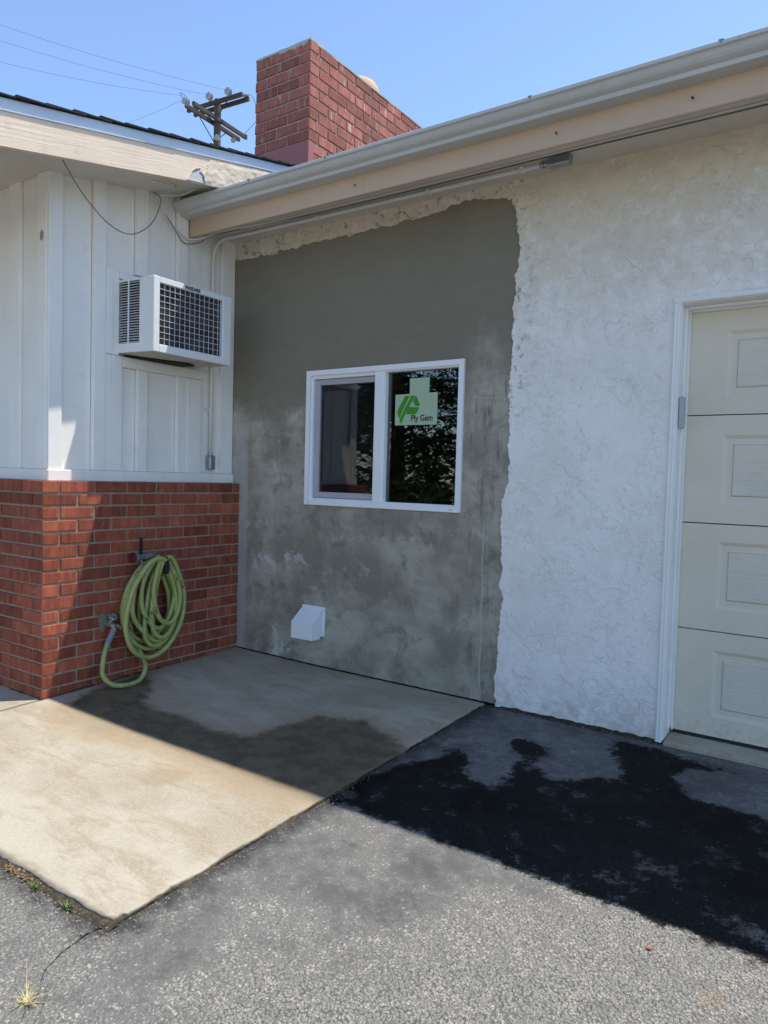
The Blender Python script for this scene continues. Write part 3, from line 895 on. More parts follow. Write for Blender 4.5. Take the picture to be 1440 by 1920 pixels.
# mortar core behind the bricks (the part that carries them)
ms = MB()
ms.box(-0.30, -0.0075, -D + 0.0075, 0.02, -0.12, 1.0825)
ms.box(-2.6, -0.30, -D + 0.0075, -D + 0.25, -0.12, 1.0825)
wains = ms.build('brick_base', M['mortar'], house)

rb = random.Random(3)
FRONT_END = {}
for k in range(17):
    ztop = (16 - k) * HC + 0.0
    zc = ztop - 0.0577 / 2
    v = rb.randint(0, 3)
    jx = lambda: rb.uniform(-0.0012, 0.0012)
    odd = (k % 2 == 0)      # first row: corner brick lies along the front, its end shows on the side
    if odd:
        inst('brick', brick_mesh(.193, .0915, .0577, v, M['brick']), (-0.0965 + jx(), -D + 0.04575, zc), wains)
        y = -D + 0.0915 + 0.010
        x = -0.193 - 0.010
    else:
        inst('brick', brick_mesh(.193, .0915, .0577, v, M['brick']), (-0.04575 + jx(), -D + 0.0965, zc), wains, math.pi / 2)
        y = -D + 0.193 + 0.010
        x = -0.0915 - 0.010
    while y < -0.012:
        l = min(.193, -0.004 - y)
        if l > 0.015:
            inst('brick', brick_mesh(l, .0915, .0577, rb.randint(0, 3), M['brick']), (-0.04575 + jx(), y + l / 2, zc), wains, math.pi / 2)
        y += l + 0.010
    while x > -0.62:
        inst('brick', brick_mesh(.193, .0915, .0577, rb.randint(0, 3), M['brick']), (x - 0.0965, -D + 0.04575 + jx(), zc), wains)
        x -= 0.203
    FRONT_END[k] = x


# the front's bricks beyond those the photo shows: one mesh
mb = MB()
for k in range(17):
    ztop = (16 - k) * HC
    x = FRONT_END[k]
    while x > -2.55:
        mb.box(x - 0.193, x, -D + rb.uniform(-0.001, 0.001), -D + 0.09, ztop - 0.0577, ztop, 0.0025)
        x -= 0.203
tag(mb.build('brick_courses', M['brick'], wains), kind='stuff')


# siding walls
def soff_z(y): return 2.672 + 0.17 * (y + 1.29)


sd = MB()
sd.poly([(-0.102, -1.280, 1.083), (-0.102, 0.02, 1.083), (-0.102, 0.02, soff_z(0.0) + 0.02), (-0.102, -1.280, soff_z(-1.280) + 0.02)])
sd.poly([(-2.6, -1.280, 1.083), (-0.102, -1.280, 1.083), (-0.102, -1.280, 2.70), (-2.6, -1.280, 2.70)])
sd.box(-2.6, -0.2, -1.25, -1.23, 1.0, 2.7)
siding = sd.build('siding_wall', m_plain('dirty_caulk', (0.44, 0.37, 0.28), 0.9, var=0.35, s=9), house)


def side_board(name, y0, y1, z0, z1, x1, mat=None, par=None, slope=False, x0=-0.1025, bev=0.002):
    x1 += -0.0095 if name == 'siding_panel' else 0.006
    if name == 'siding_panel':
        y0 += 0.003
        y1 -= 0.003
    mb = MB()
    if slope:
        zt0, zt1 = soff_z(y0) + 0.004, soff_z(y1) + 0.004
        prof = [(y0, z0), (y1, z0), (y1, zt1), (y0, zt0)]
        mb.prism(prof, 0, x0, x1)
        bmesh.ops.bevel(mb.bm, geom=mb.bm.edges[:], offset=bev, segments=1, affect='EDGES')
    else:
        mb.box(x0, x1, y0, y1, z0, z1, bev)
    return mb.build(name, mat or M['batten'], par or siding)


RAIL = 1.146
# panels (sheets between the battens)
pans = [(-1.226, -1.040), (-0.968, -0.768), (-0.694, -0.476), (-0.400, -0.112)]
side_board('siding_panel', -1.226, -1.040, RAIL, 0, -0.087, M['siding'], slope=True)
for a_, b_ in pans[1:]:
    side_board('siding_panel', a_, b_, 2.272, 0, -0.087, M['siding'], slope=True)
for a_, b_, zt in ((-0.857, -0.753, 1.735), (-0.687, -0.464, 1.735), (-0.276, -0.107, 1.7955)):
    side_board('siding_panel', a_, b_, RAIL, zt, -0.087, M['siding'])
# battens above / beside the air conditioner
side_board('corner_board', -1.302, -1.226, RAIL, 0, -0.076, slope=True)
side_board('batten', -1.040, -0.968, RAIL, 0, -0.076, slope=True)
side_board('batten', -0.768, -0.694, 2.275, 0, -0.076, slope=True)
side_board('batten', -0.476, -0.400, 2.275, 0, -0.076, slope=True)
side_board('batten', -0.112, -0.004, RAIL, 0, -0.078, slope=True)
# below the air conditioner
side_board('trim_board', -0.966, -0.857, RAIL, 1.795, -0.080)
side_board('batten', -0.753, -0.687, RAIL, 1.735, -0.077)
side_board('batten', -0.464, -0.276, RAIL, 1.735, -0.079)
side_board('batten', -0.389, -0.280, RAIL, 1.733, -0.0765)
side_board('trim_board', -0.855, -0.265, 1.737, 1.795, -0.078)
side_board('trim_board', -0.966, -0.925, 1.797, 2.268, -0.074)
side_board('trim_board', -0.924, -0.880, 1.797, 2.267, -0.081)
side_board('trim_board', -0.878, -0.30, 2.228, 2.266, -0.079)
side_board('siding_panel', -0.878, -0.112, 1.797, 2.226, -0.0865, M['siding'])
# sill rail over the bricks
side_board('sill_rail', -1.309, 0.0, 1.0835, 1.1445, -0.066, bev=0.004)


def front_board(name, x0, x1, z0, z1, y0, mat=None, bev=0.002):
    mb = MB()
    y0 += 0.006 if name == 'siding_panel' else -0.004
    if name == 'siding_panel':
        x0 += 0.003
        x1 -= 0.003
    mb.box(x0, x1, y0, -1.2795, z0, z1, bev)
    return mb.build(name, mat or M['batten'], siding)


front_board('corner_board', -0.172, -0.0935, RAIL, 2.69, -1.302)
front_board('siding_panel', -0.345, -0.173, RAIL, 2.685, -1.2925, M['siding'])
front_board('batten', -0.455, -0.346, RAIL, 2.69, -1.301)
front_board('siding_panel', -0.64, -0.456, RAIL, 2.685, -1.2925, M['siding'])
front_board('batten', -0.75, -0.641, RAIL, 2.69, -1.301)
for i_ in range(6):
    xr_ = -0.751 - 0.30 * i_
    front_board('siding_panel', xr_ - 0.19, xr_, RAIL, 2.685, -1.2925, M['siding'])
    front_board('batten', xr_ - 0.30, xr_ - 0.191, RAIL, 2.69, -1.301)
front_board('sill_rail', -2.6, -0.0935, 1.0835, 1.1445, -1.306, bev=0.004)
# small oval plate on the corner board of the front
mb = MB()
mb.lathe((-0.132, -1.3022, 2.353), (0, -1, 0), [(0, 0.020), (0.003, 0.020), (0.005, 0.016)], 16)
for vv in mb.bm.verts: vv.co.z = 2.353 + (vv.co.z - 2.353) * 1.5
mb.lathe((-0.132, -1.306, 2.367), (0, -1, 0), [(0, 0.006), (0.004, 0.005)], 10)
mb.lathe((-0.132, -1.306, 2.339), (0, -1, 0), [(0, 0.006), (0.004, 0.005)], 10)
mb.build('socket_plate', m_plain('beige_plate', (0.36, 0.32, 0.24), 0.6), siding)

# soffit, rake board, drip edge, roof of the wing
XR = 0.30


def rake_z(y): return 2.535 + 0.206 * (y + 1.745)


mb = MB()
mb.prism([(-2.02, soff_z(-2.02)), (0.6, soff_z(0.6)), (0.6, soff_z(0.6) + 0.012), (-2.02, soff_z(-2.02) + 0.012)], 0, -2.8, XR - 0.025)
mb.build('soffit', M['soffit'], house)
mb = MB()
yy = np.linspace(-2.06, 0.55, 60)
A = []
for y in yy:
    q = rake_z(y)
    wob = 0.0012 * mnoise.noise(Vector((y * 5, 0, 0)))
    A.append([mb.bm.verts.new((x + wob, y, z)) for x, z in ((XR - 0.03, q), (XR, q), (XR, q + 0.08), (XR, q + 0.162), (XR - 0.03, q + 0.162))])
for i in range(len(A) - 1):
    for k in range(5):
        mb.bm.faces.new((A[i][k], A[i][(k + 1) % 5], A[i + 1][(k + 1) % 5], A[i + 1][k]))
mb.bm.faces.new(A[0]); mb.bm.faces.new(A[-1][::-1])
rake = mb.build('rake_board', M['rake'], house)
# rough plaster smeared over the upper end of the rake board
mb = MB()
ny_, nz_ = 90, 16
V = []
for i in range(ny_ + 1):
    y = -0.70 + 0.62 * i / ny_
    row = []
    for k in range(nz_ + 1):
        t = k / nz_
        z = rake_z(y) - 0.006 + t * 0.150
        nn = mnoise.fractal(Vector((1.3, y * 22, z * 22)), 1.0, 2.0, 5)
        n2_ = mnoise.noise(Vector((4.3, y * 9, z * 9)))
        lim = -0.66 + 0.10 * t + 0.05 * n2_
        th = 0.005 + 0.0032 * nn + 0.003 * n2_ if y > lim else -0.012
        e = min(1, t * 6 + 0.2, (1 - t) * 5 + 0.1)
        row.append(mb.bm.verts.new((XR + 0.0015 + max(th, -0.004) * e, y, z)))
    V.append(row)
for i in range(ny_):
    for k in range(nz_):
        mb.bm.faces.new((V[i][k], V[i + 1][k], V[i + 1][k + 1], V[i][k + 1]))
mb.build('plaster_smear', M['plaster'], rake)
# flaked spot with bare grey wood
mb = MB()
pts = [(-0.735, 0.0), (-0.70, 0.045), (-0.675, 0.072), (-0.64, 0.068), (-0.618, 0.04), (-0.605, -0.004)]
mb.prism([(y, rake_z(y) + z + 0.002) for y, z in pts], 0, XR, XR + 0.010)
mb.build('bare_wood_spot', M['bare'], rake)
mb = MB()
for s_ in ((-0.70, 0.05, -0.645, 0.074), (-0.65, 0.055, -0.613, 0.03), (-0.63, 0.03, -0.61, 0.0)):
    mb.tube([(XR + 0.011, s_[0], rake_z(s_[0]) + s_[1]), (XR + 0.013, (s_[0] + s_[2]) / 2, rake_z((s_[0] + s_[2]) / 2) + (s_[1] + s_[3]) / 2 + 0.004), (XR + 0.011, s_[2], rake_z(s_[2]) + s_[3])], 0.0022, 5)
mb.build('flaked_paint_edge', M['dirt'], rake)
# drip edge
mb = MB()
mb.prism([(-2.08, rake_z(-2.08) + 0.150), (0.60, rake_z(0.60) + 0.150), (0.60, rake_z(0.60) + 0.204), (-2.08, rake_z(-2.08) + 0.204)], 0, XR + 0.0005, XR + 0.0035)
mb.prism([(-2.08, rake_z(-2.08) + 0.150), (0.60, rake_z(0.60) + 0.150), (0.60, rake_z(0.60) + 0.155), (-2.08, rake_z(-2.08) + 0.155)], 0, XR + 0.0035, XR + 0.0075)
mb.build('drip_edge', M['drip'], house)
mb = MB()
mb.box(-2.8, XR - 0.031, -2.085, -2.062, rake_z(-2.06), rake_z(-2.06) + 0.16, 0.002)
mb.build('front_fascia', M['rake'], house)
# roof deck and shingles
mb = MB()
mb.prism([(-2.10, rake_z(-2.10) + 0.164), (3.2, rake_z(3.2) + 0.164), (3.2, rake_z(3.2) + 0.203), (-2.08, rake_z(-2.08) + 0.203)], 0, -3.4, XR + 0.003)
mb.prism([(3.2, rake_z(3.2) + 0.164), (8.2, rake_z(-1.8) + 0.164), (8.2, rake_z(-1.8) + 0.203), (3.2, rake_z(3.2) + 0.203)], 0, -3.4, XR + 0.003)
roof = mb.build('roof', M['shingle'], house)
rs = random.Random(11)
for k in range(20):
    y0 = -2.10 + k * 0.138
    if y0 > 0.5: break
    for j in range(3):
        x1 = XR + 0.0235 + rs.uniform(-0.003, 0.004) if j == 0 else XR + 0.02 - j * 0.33
        x0 = XR + 0.02 - (j + 1) * 0.33 + 0.006
        y1 = y0 + 0.20
        zt = 0.205 + rs.uniform(0, 0.003)
        l0 = 0.013 + rs.uniform(0, 0.006)
        mb = MB()
        mb.prism([(y0 + rs.uniform(-.004, .004), rake_z(y0) + zt + l0 - 0.009), (y1, rake_z(y1) + zt - 0.001), (y1, rake_z(y1) + zt + 0.005), (y0, rake_z(y0) + zt + l0)], 0, x0, x1)
        mb.build('shingle', M['shingle'], roof)

# wing body so that no light leaks through
mb = MB()
mb.box(-2.6, -2.5, -1.2, 6.0, -0.2, 2.6)
mb.box(-2.5, 0.2, 5.9, 6.0, -0.2, 2.9)
mb.box(-0.25, -0.15, 0.0, 5.9, -0.2, 2.95)
mb.build('rear_wall', M['siding'], house)

# ---- chimney
CX1, CY0, CZT = 0.322, 0.25, 3.985
CH = 0.0715
CB, CT = 0.0613, 0.0102
CL = 0.1885
CX0 = CX1 - (2.5 * CL + 0.02)
CY1 = CY0 + 9.5 * (CL + CT)
mb = MB()
mb.box(CX0 + 0.004, CX1 - 0.006, CY0 + 0.006, CY1, 2.85, CZT - 0.003)
chim = mb.build('chimney', M['chim_mortar'], house)
for k in range(12):
    zc = CZT - k * CH - CB / 2
    odd = (k % 2 == 0)
    bm_ = M['chim_brick']
    hl = (CL - CT) / 2
    jj = lambda: rb.uniform(-0.0012, 0.0012)
    if odd:   # half brick end on the right face, stretchers on the front from the right
        inst('brick', brick_mesh(CL, hl, CB, rb.randint(0, 3), bm_), (CX1 - CL / 2 + jj(), CY0 + hl / 2, zc), chim)
        x = CX1 - CL - CT
        y = CY0 + hl + CT
    else:
        inst('brick', brick_mesh(CL, hl, CB, rb.randint(0, 3), bm_), (CX1 - hl / 2 + jj(), CY0 + CL / 2, zc), chim, math.pi / 2)
        x = CX1 - hl - CT
        y = CY0 + CL + CT
    if k < 10:
        while x > CX0 + 0.01:
            l = min(CL, x - CX0)
            inst('brick', brick_mesh(l, hl, CB, rb.randint(0, 3), bm_), (x - l / 2, CY0 + hl / 2 + jj(), zc), chim)
            x -= l + CT
    while y < CY1 - 0.05:
        l = min(CL, CY1 - y)
        inst('brick', brick_mesh(l, hl, CB, rb.randint(0, 3), bm_), (CX1 - hl / 2 + jj(), y + l / 2, zc), chim, math.pi / 2)
        y += l + CT
# mortar crown with a crumbling edge
mb = MB()
bmv = []
n_ = 70
outline = []
for i in range(n_): outline.append((CX1 + 0.002, CY0 - 0.002 + (CY1 - CY0) * i / n_))
for i in range(20): outline.append((CX1 - (CX1 - CX0) * i / 20, CY1))
for i in range(n_): outline.append((CX0 - 0.002, CY1 - (CY1 - CY0) * i / n_))
for i in range(20): outline.append((CX0 + (CX1 - CX0) * i / 20, CY0 - 0.002))
lo_, md_, hi_ = [], [], []
for i, (x, y) in enumerate(outline):
    a = mnoise.noise(Vector((x * 14, y * 14, 0)))
    lo_.append(mb.bm.verts.new((x, y, CZT - 0.002 - 0.006 * max(a, 0))))
    md_.append(mb.bm.verts.new((x + 0.001, y, CZT + 0.010 + 0.006 * a)))
    cx_, cy2_ = (CX0 + CX1) / 2, max(min(y, CY1 - 0.25), CY0 + 0.25)
    hi_.append(mb.bm.verts.new((x + (cx_ - x) * 0.10, y + (cy2_ - y) * 0.10, CZT + 0.022 + 0.010 * a)))
m_ = len(outline)
for i in range(m_):
    mb.bm.faces.new((lo_[i], lo_[(i + 1) % m_], md_[(i + 1) % m_], md_[i]))
    mb.bm.faces.new((md_[i], md_[(i + 1) % m_], hi_[(i + 1) % m_], hi_[i]))
mb.bm.faces.new(hi_)
mb.build('mortar_crown', M['crown'], chim)
# mortar smear over the front's top row
mb = MB()
V = []
for i in range(31):
    row = []
    x = CX1 - 0.02 - 0.26 * i / 30
    dp = 0.014 + 0.030 * max(0, mnoise.noise(Vector((x * 25, 2, 2)))) + 0.018 * max(0, math.sin(i / 30 * math.pi)) * random.random()
    for k in range(4):
        row.append(mb.bm.verts.new((x, CY0 - 0.0035 + 0.0035 * (k == 3), CZT + 0.004 - dp * k / 3)))
    V.append(row)
for i in range(30):
    for k in range(3):
        mb.bm.faces.new((V[i][k], V[i + 1][k], V[i + 1][k + 1], V[i][k + 1]))
mb.build('mortar_smear', M['crown'], chim)
mb = MB()
mb.lathe((0.07, 1.09, 3.95), (0, 0, 1), [(0, 0.170), (0.13, 0.170), (0.165, 0.163), (0.19, 0.146), (0.205, 0.12), (0.19, 0.105), (0.05, 0.10)], 32)
mb.build('flue_pot', M['clay'], chim, smooth=True)
# painted flashing at the foot of the front
mb = MB()
mb.box(CX0 - 0.004, CX1 + 0.003, CY0 - 0.006, CY0 + 0.05, 2.95, 3.342, 0.002)
mb.build('flashing', M['flash'], chim)

# ================================================================== GARAGE WING
garage = empty('garage', (2.3, 0.0, 0.0))
WORIG['garage'] = (2.3, 0, 0)
tag(garage, 'white stucco garage wing with grey cement patch, window, gutter and sectional door', 'garage')


def jag(p, q, n, amp, seed, f=14):
    out = []
    p = Vector(p); q = Vector(q)
    d = q - p
    nn = Vector((-d.y, d.x)).normalized()
    for i in range(n):
        t = i / n
        b = p + d * t
        a = mnoise.fractal(Vector((b.x * f, b.y * f, seed)), 0.8, 2.1, 5) * amp
        a += mnoise.noise(Vector((b.x * 90, b.y * 90, seed + 3))) * amp * 0.35
        out.append(b + nn * a)
    return out


edge = [(-0.10, 2.557), (0.10, 2.552), (0.43, 2.561), (0.81, 2.566), (1.04, 2.571), (1.25, 2.576), (1.40, 2.582), (1.54, 2.600), (1.63, 2.615), (1.78, 2.596), (1.905, 2.575), (1.935, 2.48),
        (1.946, 2.41), (1.962, 2.32), (1.945, 2.20), (1.938, 2.07), (1.935, 1.90), (1.932, 1.75), (1.929, 1.48), (1.938, 1.30), (1.941, 1.153), (1.912, 1.02), (1.907, 0.876), (1.922, 0.72),
        (1.917, 0.599), (1.928, 0.50), (1.913, 0.319), (1.905, 0.20), (1.901, 0.063), (1.908, -0.03)]
ed = []
for i in range(len(edge) - 1):
    L_ = (Vector(edge[i + 1]) - Vector(edge[i])).length
    ed += jag(edge[i], edge[i + 1], max(3, int(L_ / 0.006)), 0.014, 2.0)
ed.append(Vector(edge[-1]))
# stucco outline: along the jagged edge, then the foot, door opening, top
foot = [(p.x, p.y) for p in jag((1.91, -0.028), (2.722, -0.022), 130, 0.008, 5.0, 20)]
side = [(p.x, p.y) for p in jag((2.722, -0.02), (2.722, 1.978), 180, 0.005, 8.0, 25)]
outl = [(p.x, p.y) for p in ed] + foot + side + [(2.722, 1.978), (7.62, 1.978), (7.62, -0.05), (8.2, -0.05), (8.2, 2.67), (-0.10, 2.67)]
mb = MB()
FT = -0.0085
fv = [mb.bm.verts.new((x, FT, z)) for x, z in outl]
bv = [mb.bm.verts.new((x, 0.02, z)) for x, z in outl]
n_ = len(outl)
for i in range(n_):
    mb.bm.faces.new((fv[i], fv[(i + 1) % n_], bv[(i + 1) % n_], bv[i]))
from mathutils.geometry import tessellate_polygon
for tri in tessellate_polygon([[Vector((x, z, 0)) for x, z in outl]]):
    try:
        mb.bm.faces.new([fv[i] for i in tri])
    except ValueError:
        pass
stw = mb.build('stucco_wall', M['stucco'], garage)

# cement patch: sheet with the window opening, slightly behind the old stucco
WX0, WX1, WZ0, WZ1 = 0.5758, 1.6666, 0.9704, 1.7881
mb = MB()
CYF = 0.0
nx_, nz2 = 60, 70
gx_ = sorted(set(list(np.linspace(-0.12, 2.0, 90)) + [WX0 + 0.01, WX1 - 0.01]))
gz_ = sorted(set(list(np.linspace(-0.012, 2.64, 110)) + [WZ0 + 0.01, WZ1 - 0.01]))
vm = {}
for i, x in enumerate(gx_):
    for k, z in enumerate(gz_):
        y = CYF + 0.0022 * mnoise.noise(Vector((x * 3, z * 3, 1))) + 0.0010 * mnoise.noise(Vector((x * 14, z * 14, 7)))
        zz_ = z if k else gz(x, 0) + 0.004 + 0.003 * mnoise.noise(Vector((x * 25, 1, 1)))
        vm[i, k] = mb.bm.verts.new((x, y, zz_))
for i in range(len(gx_) - 1):
    for k in range(len(gz_) - 1):
        xm, zm = (gx_[i] + gx_[i + 1]) / 2, (gz_[k] + gz_[k + 1]) / 2
        if WX0 + 0.01 < xm < WX1 - 0.01 and WZ0 + 0.01 < zm < WZ1 - 0.01: continue
        mb.bm.faces.new((vm[i, k], vm[i + 1, k], vm[i + 1, k + 1], vm[i, k + 1]))
mb.build('cement_patch', M['cement'], garage, smooth=True)
# bits of pale green old paint left at the edge
mg = m_plain('pale_green_paint', (0.42, 0.50, 0.42), 0.9)
for x, z, a_, b_ in ((1.925, 0.985, 0.014, 0.05), (1.925, 0.80, 0.009, 0.035), (1.955, 1.69, 0.016, 0.012), (0.26, 2.553, 0.05, 0.010)):
    mb = MB()
    pts = []
    for i in range(18):
        t = 2 * math.pi * i / 18
        r_ = 1 + 0.35 * mnoise.noise(Vector((math.cos(t) * 1.3 + x * 9, math.sin(t) * 1.3, z)))
        pts.append((x + math.cos(t) * a_ * r_, z + math.sin(t) * b_ * r_))
    fr = [mb.bm.verts.new((px_, -0.0055, pz_)) for px_, pz_ in pts]
    bk = [mb.bm.verts.new((px_, 0.0, pz_)) for px_, pz_ in pts]
    for i in range(18):
        mb.bm.faces.new((fr[i], fr[(i + 1) % 18], bk[(i + 1) % 18], bk[i]))
    mb.bm.faces.new(fr)
    mb.build('old_paint_chip', mg, garage)
# wall core behind, with openings for window and door
mb = MB()
for x0, x1, z0, z1 in ((-0.14, WX0, -0.2, 2.9), (WX1, 2.70, -0.2, 2.9), (WX0, WX1, -0.2, WZ0), (WX0, WX1, WZ1, 2.9), (2.70, 7.66, 2.0, 2.9), (7.66, 8.2, -0.2, 2.9)):
    mb.box(x0, x1, 0.019, 0.17, z0, z1)
mb.box(8.1, 8.2, 0.17, 5.0, -0.2, 2.9)
mb.box(-0.14, 8.2, 4.9, 5.0, -0.2, 2.9)
mb.build('wall_core', M['stucco'], garage)
# dark room behind the window (closed box)
mb = MB()
mb.box(-0.10, 2.45, 0.171, 0.185, -0.1, WZ0 - 0.02)
mb.box(-0.10, 2.45, 0.171, 0.185, WZ1 + 0.02, 2.6)
mb.box(-0.10, WX0 - 0.02, 0.171, 0.185, WZ0 - 0.02, WZ1 + 0.02)
mb.box(WX1 + 0.02, 2.45, 0.171, 0.185, WZ0 - 0.02, WZ1 + 0.02)
mb.box(-0.10, 2.45, 3.0, 3.02, -0.1, 2.6)
mb.box(-0.12, -0.10, 0.171, 3.02, -0.1, 2.6)
mb.box(2.45, 2.47, 0.171, 3.02, -0.1, 2.6)
mb.box(-0.12, 2.47, 0.171, 3.02, 2.6, 2.62)
mb.box(-0.12, 2.47, 0.171, 3.02, -0.12, -0.1)
mb.build('room_lining', M['room'], garage)

mb = MB()
mb.box(-0.10, 1.93, 0.007, 0.0185, -0.08, 0.003)
mb.build('base_gap', M['crack'], garage)
# ---- eave: soffit, fascia, gutter, roof
GX0, GX1 = -0.072, 8.3
mb = MB()
mb.box(GX0, GX1, -0.372, -0.0, 2.662, 2.674)
mb.box(GX0, GX1, -0.26, -0.20, 2.650, 2.662, 0.002)
mb.build('soffit', M['soffit'], garage)
mb = MB()
mb.box(GX0, GX1, -0.392, -0.372, 2.597, 2.765, 0.003)
fas = mb.build('fascia_board', M['fascia'], garage)
for x in (2.28, 2.83, 1.2):
    mb = MB()
    mb.tube([(x, -0.392, 2.652), (x + 0.004, -0.402, 2.650), (x + 0.010, -0.405, 2.640)], [0.003, 0.0035, 0.0022], 6)
    mb.build('bent_nail', M['iron'], fas)
mb = MB()
mb.lathe((0.30, -0.115, 2.6615), (0.1, 0.2, -1), [(0, 0.011), (0.010, 0.009), (0.016, 0.004)], 9)
mb.build('soffit_hole', M['iron'], fas)  # dark blob standing in for the black hole in the soffit
prof = [(-0.3925, 2.774), (-0.3925, 2.698), (-0.460, 2.698), (-0.464, 2.700), (-0.466, 2.712), (-0.4675, 2.716), (-0.478, 2.719), (-0.490, 2.725), (-0.499, 2.734), (-0.504, 2.744), (-0.508, 2.750), (-0.518, 2.753), (-0.520, 2.756), (-0.520, 2.767),
        (-0.517, 2.770), (-0.506, 2.770), (-0.506, 2.766), (-0.515, 2.765), (-0.515, 2.758), (-0.503, 2.754), (-0.498, 2.745), (-0.494, 2.738), (-0.486, 2.730), (-0.476, 2.724), (-0.463, 2.720), (-0.461, 2.703), (-0.3955, 2.702), (-0.3955, 2.774)]
mb = MB()
gsec = [GX0 - 0.004, 0.42, 1.55, 2.28, 3.6, GX1]
mb.prism([(y, z + 0.0) for y, z in prof], 0, GX0 - 0.004, GX1)
gut = mb.build('gutter', M['gutter'], garage)
mb = MB()
mb.prism([(-0.3925, 2.772), (-0.3925, 2.698), (-0.460, 2.698), (-0.466, 2.712), (-0.478, 2.719), (-0.499, 2.734), (-0.508, 2.750), (-0.520, 2.756), (-0.520, 2.767), (-0.506, 2.770)], 0, GX0 - 0.007, GX0 - 0.0042)
mb.build('end_cap', M['gutter'], gut)
for x in (0.56, 1.10, 2.21, 2.95, 3.75):
    mb = MB()
    mb.box(x - 0.009, x + 0.009, -0.5225, -0.394, 2.768, 2.7715, 0.0005)
    mb.lathe((x, -0.520, 2.762), (0, -1, 0), [(0, 0.005), (0.004, 0.004)], 8)
    mb.build('gutter_hanger', M['steel'], gut)
mb = MB()
mb.prism([(-0.41, 2.785), (5.2, 2.785 + 0.205 * 5.6), (5.2, 2.825 + 0.205 * 5.6), (-0.41, 2.815)], 0, -0.06, 8.4)
mb.build('roof', M['shingle'], garage)

# ---- window
win = empty('window', parent=garage)
mb = MB()
FY0, FY1 = -0.016, 0.10
fw = 0.030
mb.prism([(WX0, WZ0), (WX1, WZ0), (WX1 - fw, WZ0 + fw), (WX0 + fw, WZ0 + fw)], 1, FY0, FY1)
mb.prism([(WX0, WZ1), (WX0 + fw, WZ1 - fw), (WX1 - fw, WZ1 - fw), (WX1, WZ1)], 1, FY0, FY1)
mb.prism([(WX0, WZ0), (WX0 + fw, WZ0 + fw), (WX0 + fw, WZ1 - fw), (WX0, WZ1)], 1, FY0, FY1)
mb.prism([(WX1, WZ0), (WX1, WZ1), (WX1 - fw, WZ1 - fw), (WX1 - fw, WZ0 + fw)], 1, FY0, FY1)
mb.build('frame', M['vinyl'], win)
mb = MB()
mb.box(1.086, 1.150, -0.010, 0.09, WZ0 + fw, WZ1 - fw, 0.003)
mb.build('mullion', M['vinyl'], win)
mb = MB()   # inner lip round the right fixed pane
a0, a1, b0, b1 = 1.150, WX1 - fw, WZ0 + fw, WZ1 - fw
mb.box(a0, a0 + 0.006, 0.0, 0.06, b0, b1); mb.box(a1 - 0.010, a1, 0.0, 0.06, b0, b1)
mb.box(a0 + 0.006, a1 - 0.010, 0.0, 0.06, b0, b0 + 0.008); mb.box(a0 + 0.006, a1 - 0.010, 0.0, 0.06, b1 - 0.008, b1)
mb.build('glazing_bead', M['vinyl'], win)
mb = MB()   # white track round the left opening
l0, l1 = WX0 + fw, 1.086
mb.box(l0, l0 + 0.010, 0.004, 0.08, b0, b1); mb.box(l0 + 0.010, l1, 0.004, 0.08, b1 - 0.020, b1); mb.box(l0 + 0.010, l1, 0.004, 0.08, b0, b0 + 0.012)
mb.build('track', M['vinyl'], win)
mb = MB()   # grey frame of the insect screen / sliding sash
s0, s1, t0_, t1_ = l0 + 0.012, 1.086, b0 + 0.014, b1 - 0.022
mb.box(s0, s0 + 0.040, 0.020, 0.05, t0_, t1_, 0.002); mb.box(s0 + 0.040, s1, 0.020, 0.05, t1_ - 0.034, t1_, 0.002); mb.box(s0 + 0.040, s1, 0.020, 0.05, t0_, t0_ + 0.036, 0.002)
mb.build('sash_frame', M['greyframe'], win)
mb = MB()
mb.box(s0 + 0.038, 1.09, 0.040, 0.043, t0_ + 0.03, t1_ - 0.03)
mb.build('pane', M['glass'], win)
mb = MB()
mb.box(s0 + 0.038, 1.09, 0.030, 0.0305, t0_ + 0.03, t1_ - 0.03)
mb.build('insect_screen', M['screen'], win)
mb = MB()
mb.box(1.153, WX1 - fw - 0.005, 0.030, 0.033, b0 + 0.004, b1 - 0.004)
mb.build('pane', M['glass'], win)
mb = MB()
mb.box(0.600, 0.618, FY0 - 0.0012, FY0, WZ0 + 0.010, WZ0 + 0.014)
mb.box(1.600, 1.622, FY0 - 0.0012, FY0, WZ0 + 0.010, WZ0 + 0.015)
mb.build('rating_mark', M['greyframe'], win)
mb = MB()
mb.box(1.375, 1.381, 0.026, 0.030, b1 - 0.030, b1 - 0.012); mb.box(1.560, 1.564, 0.026, 0.030, b1 - 0.026, b1 - 0.012)
mb.build('setting_clip', M['vinyl'], win)


def text_mesh(s, size, mat, name, parent, mw_, bold=0.0, sx_=1.0):
    cu = bpy.data.curves.new('lettering', 'FONT')
    cu.body = s
    cu.size = size
    cu.extrude = 0.0004
    cu.offset = bold
    o = bpy.data.objects.new('tmp', cu)
    COL.objects.link(o)
    dg = bpy.context.evaluated_depsgraph_get()
    me_ = bpy.data.meshes.new_from_object(o.evaluated_get(dg))
    bpy.data.objects.remove(o)
    me_.transform(mw_ @ Matrix.Diagonal((sx_, 1, 1, 1)))
    me_.materials.clear()
    me_.materials.append(mat)
    r = bpy.data.objects.new(name, me_)
    COL.objects.link(r)
    if parent: attach(r, parent)
    return r


